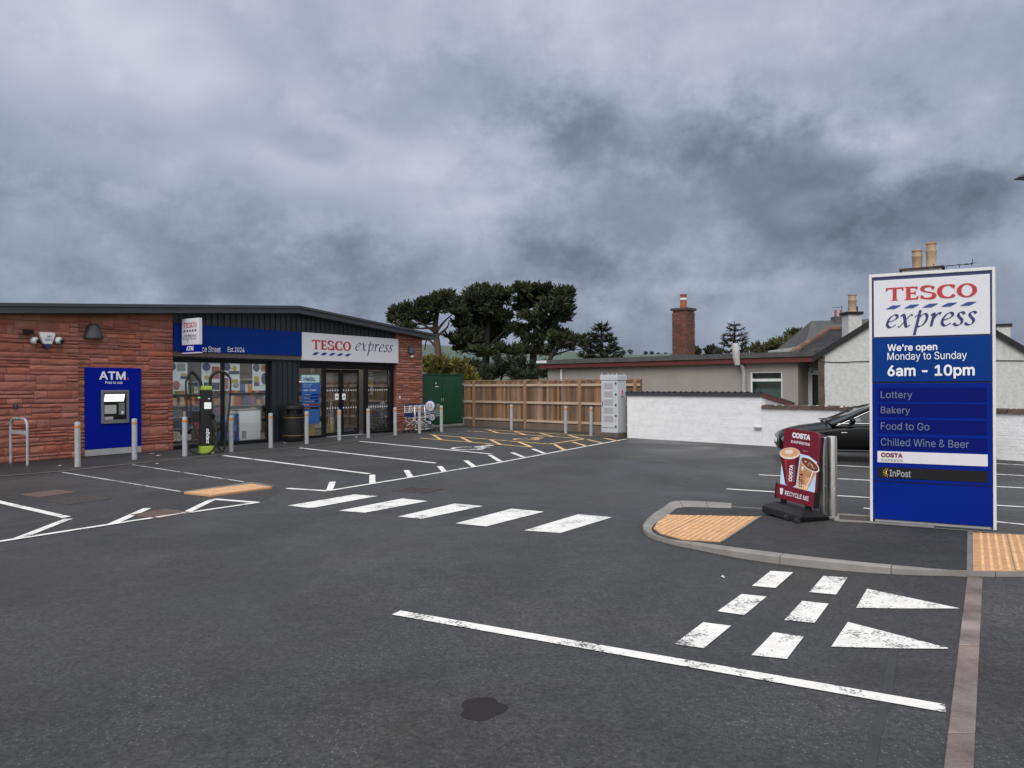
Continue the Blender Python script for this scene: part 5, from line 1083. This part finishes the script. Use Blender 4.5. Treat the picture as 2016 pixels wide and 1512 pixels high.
P = [CQ(*p) for p in ((1613, 712), (1660, 713.5), (1706, 711.5), (1960, 710), (2050, 711))]; MB().tube(smooth3([(p[0], -.02, p[1]) for p in P], 4), .012, 5).build('wall_cable', 'black', o)
zq = CQ(1605, 727)[1]; MB().tube([(-.02, -.02, zq), (-.16, -.12, zq)], .03, 8).build('lamp_arm', 'black', o); MB().tube([(-.18, -.12, zq+.02), (-.22, -.14, zq-.08)], .07, 10).build('lamp_head', 'black', o)
# aerial on the cottage chimney
A0, A1 = AT(1838, 526, 20.3), AT(1915, 519, 20.3); ae = thing('tv_aerial', 'thin black television aerial on the cottage chimney above the blue sign', 'aerial', (A0.x, A0.y, zs+.05))
mb = MB(); dz = A0.z-(zs+.05); v = A1-A0; mb.tube([(0, 0, 0), (0, 0, dz+.05)], .012, 6); mb.tube([(0, 0, dz), (v.x, 0, dz+v.z)], .010, 6); mb.build('mast', 'black', ae); mb = MB()
for t in (.1, .3, .55, .75, .9, .97): mb.tube([(v.x*t, -.2, dz+v.z*t), (v.x*t, .2, dz+v.z*t)], .006, 5)
mb.tube([(v.x*.97, 0, dz+v.z*.97-.06), (v.x, 0, dz+v.z+.12)], .01, 5); mb.tube([(v.x*.32, 0, dz+v.z*.3), (v.x*.32, 0, dz+v.z*.3-.09)], .008, 5); mb.tube([(v.x*.66, 0, dz+v.z*.6), (v.x*.66, 0, dz+v.z*.6-.09)], .008, 5); mb.build('elements', 'black', ae)
# slate wing with red ridge, and its whitewashed chimney
h1, h2 = AT(1556, 699, 25.0), AT(1632, 650, 28.0); h3 = AT(1720, 652, 26.8); h4 = AT(1700, 706, 23.5)
o = thing('slate_roofed_wing', 'hipped slate roof with red ridge tiles and a white chimney left of the cottage', 'house', (h1.x, h1.y, 0)); L0 = Vector((h1.x, h1.y, 0))
hb = AT(1556, 699, 25.0)+Vector((3.6, 4.6, 0)); h5 = h4+Vector((3.5, 5.5, 0))
V = [h1-L0, h4-L0, h3-L0, h2-L0, hb-L0, h5-L0]
mb = MB(); mb.add(V, [(0, 1, 2, 3), (0, 3, 4), (3, 2, 5, 4)]); mb.raw = True; ro = mb.build('roof_base', 'slate', o)
# individual slates on the face seen from the car park
sb = MB(); random.seed(66); rows = 22
for r_ in range(rows):
    t0, t1 = r_/rows, (r_+1.15)/rows
    a0, b0 = V[0].lerp(V[3], t0), V[1].lerp(V[2], t0); a1, b1 = V[0].lerp(V[3], min(t1, 1)), V[1].lerp(V[2], min(t1, 1)); nrm = (V[1]-V[0]).cross(V[3]-V[0]).normalized()
    nrm = nrm if nrm.z > 0 else -nrm; m = 16; sh = U(0, 1)/m
    for k in range(m):
        u0, u1 = min(k/m+sh, 1), min((k+.96)/m+sh, 1)
        if u1-u0 > .01: sb.add([a0.lerp(b0, u0)+nrm*.03, a0.lerp(b0, u1)+nrm*(.03+U(0, .012)), a1.lerp(b1, u1)+nrm*.012, a1.lerp(b1, u0)+nrm*.012], [(0, 1, 2, 3)])
sb.raw = True; sb.build('slates', 'slate', o)
mb = MB(); mb.slab([(p.x, p.y) for p in (V[0], V[1], V[5], V[4])], -V[0].z*0, 2.5); mb.build('walls', 'beige', o)
rb = MB()
for a, b in ((V[0], V[3]), (V[3], V[2])):
    L_ = (b-a).length; n = int(L_/.42)
    for k in range(n): rb.tube([a.lerp(b, k/n)+Vector((0, 0, .02)), a.lerp(b, (k+.97)/n)+Vector((0, 0, .045))], .11, 8)
rb.build('ridge_tiles', 'ridge', o)
c0 = AT(1677, 650, 25.6)-L0; kk = 25.6/FPX; zt = AT(1677, 620, 25.6).z; c = MB().box(c0.x-13*kk, c0.x+13*kk, c0.y-.25, c0.y+.25, c0.z-1.2, zt).build('chimney', 'harl', o); MB().box(c0.x-17*kk, c0.x+15*kk, c0.y-.31, c0.y+.31, zt, zt+.09).build('chimney_cap', 'black', c)
mb = MB(); chimney_pot(mb, c0.x, c0.y-.05, zt+.09, AT(1677, 580, 25.6).z, .145); mb.build('chimney_pot', 'buffpot', c, smooth=True)
MB().box(c0.x+8*kk, c0.x+15*kk, c0.y+.1, c0.y+.6, zt-1.0, AT(1688, 602, 25.6).z).build('rear_stack', 'black', c); mb = MB(); chimney_pot(mb, c0.x+11*kk, c0.y+.35, AT(1688, 602, 25.6).z, AT(1688, 588, 25.6).z, .075); mb.build('chimney_pot', 'terracotta', c)
# grey house further back
q0, q1, q2 = AT(1586, 680, 38), AT(1597, 632, 40), AT(1720, 628, 40); o = thing('grey_slate_house', 'far grey slate roofed house with two thin red pots behind the slate wing', 'house', (q0.x, q0.y, 0)); l0 = Vector((q0.x, q0.y, 0)); q3 = AT(1720, 680, 38)
V = [q0-l0, q3-l0, q2-l0, q1-l0, q0-l0+Vector((.6, 6, 0)), q3-l0+Vector((.6, 6, 0))]
MB().add(V, [(0, 1, 2, 3), (0, 3, 4), (3, 2, 5, 4), (1, 5, 2)]).build('roof', 'felt', o); MB().box(.1, V[1].x, .1, 5.8, 0, V[0].z).build('walls', 'harl', o)
a = AT(1651, 631, 40)-l0; kk = 40/FPX; zt = AT(1651, 624, 40).z; c = MB().box(a.x-11*kk, a.x+11*kk, a.y-.3, a.y+.3, a.z-.3, zt).build('chimney', 'felt', o)
for px in (1645, 1656): p = AT(px, 610, 40)-l0; mb = MB(); mb.lathe([(.075, zt), (.06, p.z)], p.x, a.y, 10); mb.build('chimney_pot', 'terracotta', c)
p0, p1 = AT(1658, 620, 40)-l0, AT(1657, 602, 40)-l0; mb = MB(); mb.tube([p0, p1], .015, 5); mb.tube([AT(1638, 606, 40)-l0, AT(1658, 604.5, 40)-l0], .012, 5); mb.build('aerial', 'black', o)
# planter at the right edge
pc = G(2004, 901); o = thing('planter', 'dark wooden planter against the yard wall at the right edge', 'planter', pc, WR); 
mb = MB(); mb.box(0, 1.4, 0, .04, 0, .62); mb.box(0, .04, .04, .5, 0, .62); mb.box(1.36, 1.4, .04, .5, 0, .62); mb.box(.04, 1.36, .46, .5, 0, .62); mb.build('sides', 'wood', o); MB().box(.04, 1.36, .04, .46, .3, .55).build('soil', 'soil', o)
#@@CAR
# ------------------------------------------------------------------ black saloon car; x runs from nose to tail, -y is the side we see
cr = R(-15); cdv = Vector((math.cos(cr), math.sin(cr), 0)); cn = Vector((-math.sin(cr), math.cos(cr), 0))
nose = Vector((5.95, 16.4, 0)); CL = 4.38; CW = .86
car = thing('parked_car', 'black saloon car parked nose left in front of the white yard wall', 'car', nose, cr); car.scale = (.955, 1, 1)
st = [  # x, z low, z shoulder, z top centre, half width
 (0.00, .30, .46, .50, .36), (.04, .20, .50, .56, .56), (.16, .17, .56, .63, .72), (.40, .17, .62, .71, .82), (.80, .18, .68, .77, .855), (1.25, .18, .73, .825, .86), (1.60, .18, .76, .85, .86), (2.2, .18, .775, .86, .86), (2.9, .18, .79, .87, .86), (3.4, .19, .80, .87, .855), (3.8, .20, .81, .86, .84), (4.1, .23, .80, .85, .80), (4.28, .26, .78, .83, .72), (4.36, .30, .70, .74, .58), (4.38, .38, .58, .62, .40)]
vs, fs = [], []
for x, zl, zs_, zt, w in st:
    P = [(0, zl), (.62*w, zl), (.93*w, zl+.035), (.985*w, zl+.14), (w, zl+(zs_-zl)*.55), (.985*w, zs_-.04), (.945*w, zs_), (.70*w, zs_+(zt-zs_)*.65), (0, zt)]
    ring = [(x, -y, z) for y, z in P]+[(x, y, z) for y, z in P[-2:0:-1]]; vs += ring
m = 16
for i in range(len(st)-1):
    for k in range(m): fs.append((i*m+k, i*m+(k+1) % m, (i+1)*m+(k+1) % m, (i+1)*m+k))
fs += [tuple(range(m)), tuple((len(st)-1)*m+k for k in range(m))[::-1]]
bd = MB().add(vs, fs).build('body', 'car', car, smooth='all'); sb = bd.modifiers.new('sub', 'SUBSURF'); sb.levels = sb.render_levels = 2
gh = [(1.10, .80, .80, .70), (1.42, .80, .93, .66), (1.80, .80, 1.10, .60), (2.15, .80, 1.20, .565), (2.6, .81, 1.225, .555), (3.0, .82, 1.20, .555), (3.4, .83, 1.12, .57), (3.75, .83, 1.0, .60), (4.05, .83, .87, .64)]
vs, fs = [], []
for x, zb, zt, w in gh:
    wb = .795; t = max(0.02, min(1, (zt-zb)/.42)); wt = wb+(w-wb)*t
    vs += [(x, -wb, zb-.05), (x, -wb*.99, zb), (x, -wt, zt-.035), (x, -wt*.8, zt), (x, wt*.8, zt), (x, wt, zt-.035), (x, wb*.99, zb), (x, wb, zb-.05)]
for i in range(len(gh)-1):
    for k in range(7): fs.append((i*8+k, i*8+k+1, (i+1)*8+k+1, (i+1)*8+k))
MB().add(vs, fs).build('windows', 'carglass', car, smooth=True)
vs, fs = [], []
for x, zb, zt, w in gh[3:7]:
    t = max(0.02, min(1, (zt-zb)/.42)); wt = .795+(w-.795)*t; vs += [(x, -wt-.012, zt-.05), (x, -wt*.82, zt+.012), (x, 0, zt+.02), (x, wt*.82, zt+.012), (x, wt+.012, zt-.05)]
for i in range(3):
    for k in range(4): fs.append((i*5+k, i*5+k+1, (i+1)*5+k+1, (i+1)*5+k))
rf = MB().add(vs, fs).build('roof', 'car', car, smooth='all'); rf.modifiers.new('s', 'SOLIDIFY').thickness = .012
for sgn in (-1, 1):
    def gpt(i, dz=0.):
        x, zb, zt, w = gh[i]; t = max(0.02, min(1, (zt-zb)/.42)); wt = .795+(w-.795)*t; return Vector((x, sgn*(wt+.006), zt-.03+dz))
    top = smooth3([gpt(i) for i in range(0, 8)], 4)
    MB().tube(top, .034, 6).build('roof_pillar', 'car', car, smooth='all')
    MB().tube([p+Vector((.04, sgn*.022, -.028)) for p in top[1:-3]], .009, 5).build('window_chrome', 'chrome', car); MB().tube([(1.20, sgn*.81, .805), (2.2, sgn*.815, .81), (3.0, sgn*.81, .825), (3.75, sgn*.80, .84)], .008, 5).build('window_chrome', 'chrome', car)
    MB().tube([(2.62, sgn*.80, .80), (2.66, sgn*.575, 1.20)], .032, 6).build('door_pillar', 'car', car)
    mb = MB(); mb.tube(smooth3([(1.52, sgn*.82, .83), (1.50, sgn*.90, .86), (1.50, sgn*.97, .87), (1.53, sgn*1.0, .865)], 4), [.03, .05]+[.062]*8+[.05, .045, .03], 10); mb.build('wing_mirror', 'car', car, smooth='all')
    mb = MB(); mb.add([(.05, sgn*.60, .46), (.10, sgn*.66, .40), (.42, sgn*.835, .50), (.50, sgn*.835, .57), (.30, sgn*.78, .585), (.12, sgn*.68, .54)], [(0, 1, 2, 3, 4, 5)]); mb.raw = True; hl = mb.build('headlight', 'headl', car); hl.modifiers.new('s', 'SOLIDIFY').thickness = .05
    MB().tube([(.9, sgn*.862, .25), (2.0, sgn*.868, .245), (3.4, sgn*.864, .25)], .012, 5).build('sill_trim', 'chrome' if False else 'lampgrey', car)
    MB().tube([(1.28, sgn*.867, .62), (1.40, sgn*.867, .62)], .008, 5).build('wing_badge', 'chrome', car)
    for x in (.82, 3.55):
        t_ = MB().tube([(x, sgn*.70, .30), (x, sgn*.73, .30), (x, sgn*.86, .30), (x, sgn*.875, .30)], [.26, .30, .30, .27], 26).build('wheel', 'rubber', car, smooth=True)
        mb = MB(); mb.tube([(x, sgn*.872, .30), (x, sgn*.880, .30)], .205, 24)
        for k in range(5): a = k*2*math.pi/5; mb.tube([(x, sgn*.885, .30), (x+.19*math.cos(a), sgn*.885, .30+.19*math.sin(a))], .025, 5)
        mb.build('rim', 'alloy', t_)
    MB().box(4.26, 4.345, min(sgn*.46, sgn*.62), max(sgn*.46, sgn*.62), .62, .70).build('tail_light', 'maroon', car)
MB().add([(-.012, -.28, .30), (-.012, .28, .30), (.0, .30, .44), (.0, -.30, .44)], [(0, 1, 2, 3)]).build('grille', 'black', car); MB().box(-.02, .0, -.24, .24, .36, .44).build('number_plate', 'paper', car)
MB().tube([(1.02, -.5, .845), (1.10, 0, .875), (1.02, .5, .845)], .014, 5).build('wiper', 'black', car)
mb = MB()
for y in (-.38, .38): mb.lathe([(.2, .5), (.24, .8), (.2, 1.0), (.1, 1.05)], 2.0, y, 10)
mb.build('seats', 'interior', car)
#@@TOTEM
# ------------------------------------------------------------------ totem sign on the island
TA, TB = G(1713, 1026, FZ), G(1962, 1044, FZ); TE = (TB-TA).normalized(); TW = (TB-TA).length; TR = math.atan2(TE.y, TE.x)
def tp_(x, y): s, z = WP(x, y, TA, TE); return s, z-FZ
tot = thing('totem_sign', 'tall free standing white and blue shop sign listing opening hours on the footway', 'sign', TA, TR); TH = tp_(1713, 541)[1]
fwid = .030
mb = MB(); mb.box(0, fwid, -.01, .20, 0, TH); mb.box(TW-fwid, TW, -.01, .20, 0, TH); mb.box(fwid, TW-fwid, -.01, .20, TH-.035, TH); mb.build('frame', 'trimwhite', tot, bevel=.004)
zA = tp_(1830, 663)[1]; zB = tp_(1830, 753)[1]; zC = tp_(1830, 953)[1]
MB().box(fwid, TW-fwid, .01, .19, .03, TH-.036).build('core', 'navy', tot)
MB().box(fwid+.02, TW-fwid-.02, -.012, .01, zA+.012, TH-.075).build('logo_panel', 'signwhite', tot, bevel=.003)
MB().box(fwid+.008, TW-fwid-.008, -.020, .01, zB+.01, zA-.006).build('hours_panel', 'totmid', tot, bevel=.004)
MB().box(fwid+.008, TW-fwid-.008, -.016, .01, zC+.012, zB-.008).build('services_panel', 'totblue', tot, bevel=.004)
MB().box(fwid+.004, TW-fwid-.004, -.002, .01, .04, zC).build('base_panel', 'totblue', tot)
MB().box(.05, TW-.05, .02, .18, 0, .03).build('foot_plate', 'galv', tot)
def tb_(x0, y0, x1, y1):                                       # left-top and right-bottom given on the left and right text edges
    a, b = tp_(x0, y0); c, d = tp_(x1, y1); return a, b, c, d
# logo: heights read at the left edge of the lettering
a, zt = tp_(1744, 566.2); _, zb_ = tp_(1757, 593.6); b, _ = tp_(1923.5, 575)
serif_caps().build((a, zb_, b, zt), -.0145, 'red', tot)
a, z1_ = tp_(1760, 601.5); a, _ = tp_(1744, 606); _, z0_ = tp_(1744, 609.3); b, _ = tp_(1922.5, 595); dashes((a, z0_, b, z1_), -.0145, 'dash', tot)
a, _ = tp_(1744, 640); b, _ = tp_(1924, 630); _, z1_ = tp_(1757, 619.5); _, z0_ = tp_(1750, 645.5)
italic_express(1.02).build((a, z0_, b, z1_), -.0145, 'navy', tot, .24, zfit=(0, 1))
def tline(t, x0, ytop, ybot, x1, y, m, bold=0.):
    a, zt = tp_(x0, ytop); _, zb_ = tp_(x0, ybot); b, _ = tp_(x1, (ytop+ybot)/2); return text(t, (a, zb_, b, zt), y, m, tot, bold)
tline("We're open", 1747, 678.3, 695, 1845, -.0235, 'white_l', .016); tline('Monday to Sunday', 1747, 694.5, 713, 1903, -.0235, 'white_l', .002); tline('6am - 10pm', 1747, 719.5, 746, 1918.5, -.0235, 'white_l', .020)
for t, y0, y1, x1, k in (('Lottery', 770.2, 787.5, 1796, 0), ('Bakery', 800.5, 817, 1791.5, 1), ('Food to Go', 831, 845.5, 1829.5, 2), ('Chilled Wine & Beer', 862, 877, 1907, 3)):
    yt, yb = (762, 790, 0)[0:2] if k == 0 else ((793, 820), (824, 852), (857, 884))[k-1]
    _, a = tp_(1727, yt+1.5); _, b = tp_(1727, yb); 
    MB().box(fwid+.055, TW-fwid-.055, -.019, -.0162, b, a).build('service_slat', 'totdark', tot)
    tline(t, 1734, y0, y1, x1, -.0225, 'grey_l', .002)
_, a = tp_(1727, 887.5); _, b = tp_(1727, 909.5); sl = MB().box(fwid+.05, TW-fwid-.05, -.022, -.0162, b, a).build('service_slat', 'signwhite', tot); tline('COSTA', 1734.5, 890.5, 899.5, 1777, -.0255, 'maroon', .035); tline('EXPRESS', 1735, 902.5, 907, 1777.5, -.0255, 'pgrey', .01)
_, a = tp_(1727, 918.5); _, b = tp_(1727, 939.5); MB().box(fwid+.05, TW-fwid-.05, -.022, -.0162, b, a).build('service_slat', 'frame', tot); tline('InPost', 1751, 924.5, 937.5, 1793, -.0255, 'plinth', .01)
cx_, cz_ = tp_(1748, 930); mb = MB()
for k in range(7):
    q = R(100+k*27); mb.prism([(cx_+.034*math.cos(q-.06), cz_+.034*math.sin(q-.06)), (cx_+.052*math.cos(q-.05), cz_+.052*math.sin(q-.05)), (cx_+.052*math.cos(q+.05), cz_+.052*math.sin(q+.05)), (cx_+.034*math.cos(q+.06), cz_+.034*math.sin(q+.06))], -.026, -.0225)
for k in range(8):
    q0, q1 = R(80+k*25), R(80+(k+1)*25); mb.prism([(cx_+.02*math.cos(q0)*.8+.002, cz_+.026*math.sin(q0)), (cx_+.026*math.cos(q0), cz_+.028*math.sin(q0)), (cx_+.026*math.cos(q1), cz_+.028*math.sin(q1)), (cx_+.02*math.cos(q1)*.8+.002, cz_+.026*math.sin(q1))], -.026, -.0225)
mb.build('sun_logo', 'pyellow', tot)
# ------------------------------------------------------------------ pavement board and steel posts
ba, bb_ = G(1512, 1012, FZ), G(1592, 1031, FZ); be = (bb_-ba); bw0 = be.length; be.normalize(); PR = math.atan2(be.y, be.x)
pc = G(1567, 1018, FZ); pb = thing('pavement_board', 'maroon coffee advertising board in a black water-weighted base', 'advertising board', pc, PR)
def bpx(x, y): s, z = WP(x, y, pc, be); return s, z-FZ
mb = MB(); mb.hexa([(-.30, -.26, 0), (.30, -.26, 0), (.30, .22, 0), (-.30, .22, 0)], [(-.33, -.24, .07), (.33, -.24, .07), (.33, .20, .07), (-.33, .20, .07)]); mb.hexa([(-.33, -.24, .071), (.33, -.24, .071), (.33, .20, .071), (-.33, .20, .071)], [(-.26, -.12, .135), (.26, -.12, .135), (.26, .08, .135), (-.26, .08, .135)]); mb.build('base', 'black', pb, bevel=.012)
for x in (.14, .31): MB().tube([(x-.02, -.27, .03), (x+.02, -.27, .03)], .03, 10).build('wheel', 'rubber', pb)
tl, tz = bpx(1549, 845); 
fr_ = thing_fr = None
bz0 = .20; bz1 = bpx(1590, 848)[1]; lean = -.0
for x in (-.22, .19): MB().box(x-.028, x+.028, -.03, .02, .12, .26).build('spring_leg', 'black', pb)
xl, xr = bpx(1545, 900)[0], bpx(1618, 900)[0]
hwid = .285
P = [(-hwid, bz0), (hwid, bz0), (hwid, bz1-.06), (hwid-.015, bz1-.018), (hwid-.055, bz1), (-hwid+.055, bz1), (-hwid+.015, bz1-.018), (-hwid, bz1-.06)]
pnl = MB().prism(P, -.02, .015).build('panel', 'maroon', pb)
MB().box(-hwid-.0, hwid, .016, .06, bz0+.0, bz1-.05).build('rear_frame', 'black', pb)
y0 = -.0225; W2 = 2*hwid; Hh = bz1-bz0
def pt(u, v): return (-hwid+u*W2, bz0+v*Hh)
MB().prism([pt(.0, .17), pt(1., .17), pt(1., .60), pt(.75, .66), pt(.45, .67), pt(.0, .60)], y0, -.0201).build('poster_ground', 'poster', pnl)
lp = MB().box(-hwid-.03, hwid+.03, -.05, -.0235, bz0-.02, bz0+.155).build('lower_panel', 'maroon', pb, bevel=.004); text('RECYCLE ME', (-hwid+.13, bz0+.04, hwid-.05, bz0+.095), -.0535, 'white_l', lp, .012); MB().prism([(-hwid+.05, bz0+.035), (-hwid+.085, bz0+.035), (-hwid+.095, bz0+.11), (-hwid+.04, bz0+.11)], -.054, -.0505).build('cup_icon', 'white_l', lp)
MB().box(-hwid-.045, -hwid-.0305, -.052, .02, bz0-.03, bz0+.16).build('panel_edge', 'black', pb); MB().box(hwid+.0305, hwid+.045, -.052, .02, bz0-.03, bz0+.16).build('panel_edge', 'black', pb)
text('COSTA', (-.14, bz0+.875*Hh, .155, bz0+.955*Hh), -.0225, 'white_l', pnl, .045); text('EXPRESS', (-.15, bz0+.80*Hh, .155, bz0+.838*Hh), -.0225, 'white_l', pnl, .012)
text('latte', (-.145, bz0+.725*Hh, -.10, bz0+.735*Hh), -.0222, 'white_l', pnl); text('iced mocha', (.05, bz0+.715*Hh, .13, bz0+.725*Hh), -.0222, 'white_l', pnl)
k = -.024
def ell(c, rx, ry, rot, n=28): return [(c[0]+rx*math.cos(a)*math.cos(rot)-ry*math.sin(a)*math.sin(rot), c[1]+rx*math.cos(a)*math.sin(rot)+ry*math.sin(a)*math.cos(rot)) for a in [2*math.pi*i/n for i in range(n)]]
MB().prism([pt(-.07, .615), pt(.52, .655), pt(.47, .22), pt(.40, .185), pt(.24, .175), pt(.16, .20)], k, k+.002).build('cup_print', 'cuppaper', pnl); c1 = pt(.22, .645)
MB().prism(ell(c1, .172, .070, .16), k-.001, k-.0002).build('cup_rim_print', 'cream', pnl); MB().prism(ell((c1[0], c1[1]+.010), .155, .055, .16), k-.002, k-.0012).build('coffee_print', 'coffee', pnl); MB().prism(ell((c1[0]-.012, c1[1]+.016), .072, .028, .2), k-.003, k-.0022).build('foam_print', 'foam', pnl)
M['cupdark'] = pm('cup_shade_print', (.085, .004, .008), None, 3, .5); M['cuplight'] = pm('cup_light_print', (.36, .035, .045), None, 3, .5); M['milk2'] = pm('mid_coffee_print', (.40, .18, .085), (.50, .26, .14), 9, .5); M['milk3'] = pm('pale_coffee_print', (.80, .66, .46), (.72, .52, .32), 9, .5)
MB().prism([pt(-.07, .615), pt(.02, .622), pt(.20, .188), pt(.16, .20)], k-.0008, k).build('shade_print', 'cupdark', pnl); MB().prism([pt(.42, .648), pt(.52, .655), pt(.47, .22), pt(.40, .188)], k-.0008, k).build('shade_print', 'cupdark', pnl); MB().prism([pt(.06, .625), pt(.12, .630), pt(.25, .18), pt(.22, .183)], k-.0008, k).build('light_print', 'cuplight', pnl)
text('COSTA', (-hwid+.25*W2, bz0+.25*Hh, -hwid+.36*W2, bz0+.49*Hh), k-.002, 'white_l', pnl, .035, rot=math.pi/2); text('EXPRESS', (-hwid+.385*W2, bz0+.26*Hh, -hwid+.42*W2, bz0+.49*Hh), k-.002, 'plinth', pnl, 0, rot=math.pi/2)
MB().prism([pt(.545, .60), pt(1.07, .52), pt(.80, .18), pt(.52, .17), pt(.49, .20)], k-.0005, k+.0015).build('iced_cup_print', 'caramel', pnl); MB().prism([pt(.55, .60), pt(1.06, .52), pt(.90, .36), pt(.53, .38)], k-.0012, k-.0006).build('iced_coffee_print', 'milk2', pnl); MB().prism([pt(.53, .38), pt(.90, .36), pt(.86, .29), pt(.52, .30)], k-.0012, k-.0006).build('iced_coffee_print', 'coffee', pnl); MB().prism([pt(.52, .26), pt(.83, .24), pt(.80, .18), pt(.52, .17), pt(.50, .195)], k-.0012, k-.0006).build('iced_coffee_print', 'milk3', pnl); MB().prism([pt(.93, .50), pt(.97, .51), pt(.80, .24), pt(.775, .24)], k-.0016, k-.0013).build('highlight_print', 'cream', pnl); c2_ = pt(.82, .545)
MB().prism(ell(c2_, .158, .066, -.30), k-.002, k-.0013).build('cup_rim_print', 'cream', pnl); MB().prism(ell((c2_[0]-.004, c2_[1]+.004), .146, .055, -.30), k-.003, k-.0022).build('ice_print', 'cocoa', pnl)
for i_, (u_, v_) in enumerate([(.70, .575), (.80, .56), (.90, .525), (.78, .535), (.86, .55), (.95, .505)]): MB().prism(ell(pt(u_, v_), .018, .010, i_*.7, 7), k-.0036, k-.0031).build('ice_cube_print', 'milk2' if i_ % 2 else 'caramel', pnl)
text('COSTA', (-hwid+.55*W2, bz0+.205*Hh, -hwid+.66*W2, bz0+.40*Hh), k-.0025, 'maroon', pnl, .02, rot=math.pi/2); text('EXPRESS', (-hwid+.68*W2, bz0+.20*Hh, -hwid+.71*W2, bz0+.37*Hh), k-.0025, 'maroon', pnl, 0, rot=math.pi/2)
MB().prism([pt(.60, .50), pt(.66, .49), pt(.65, .44), pt(.60, .45)], k-.0028, k-.0015).build('highlight_print', 'white_l', pnl)
for x in ('front', ): pb.rotation_euler = (R(-3), R(3.2), PR)
for (px, py, top), lab in zip([(1638, 1017, 858), (1622, 1012, 860)], ['brushed steel post standing clear to the right of the pavement board', 'brushed steel post half hidden behind the pavement board']):
    c = G(px, py, FZ); h = AT(px, top, c.y).z-FZ; o = thing('steel_post', lab, 'post', c, 0, 'brushed steel posts by the pavement board')
    MB().lathe([(.0595, 0), (.0595, h-.03), (.057, h-.012), (.045, h-.003), (.01, h)], n=24).build('shaft', 'steel', o, smooth=True)
    MB().lathe([(.08, 0), (.08, .006), (.062, .010)], n=24).build('collar', 'galv', o)
    for z in (.35, .62): MB().disc(0, z, .006, .006, -.066, -.058).build('bolt', 'white_l', o)
# street lamp at the right edge
hd = AT(2001, 349, 12); o = thing('street_lamp', 'street lamp head reaching in at the right edge against the sky', 'street lamp', (hd.x+1.6, hd.y, 0), 0)
MB().tube([(0, 0, 0), (0, 0, 1.2), (0, 0, 1.21), (0, 0, hd.z-.1)], [.09, .09, .06, .045], 14).build('pole', 'galv', o, smooth=True); MB().tube([(0, 0, hd.z-.1), (-.5, 0, hd.z+.0), (-1.0, 0, hd.z+.01)], .03, 8).build('arm', 'galv', o); MB().hexa([(-1.6, -.10, hd.z-.02), (-.95, -.12, hd.z-.05), (-.95, .12, hd.z-.05), (-1.6, .10, hd.z-.02)], [(-1.52, -.06, hd.z+.04), (-1.0, -.09, hd.z+.06), (-1.0, .09, hd.z+.06), (-1.52, .06, hd.z+.04)]).build('lamp_head', 'lampgrey', o, bevel=.01)
print('faces', sum(len(o.data.polygons) for o in C.objects if o.type == 'MESH'))
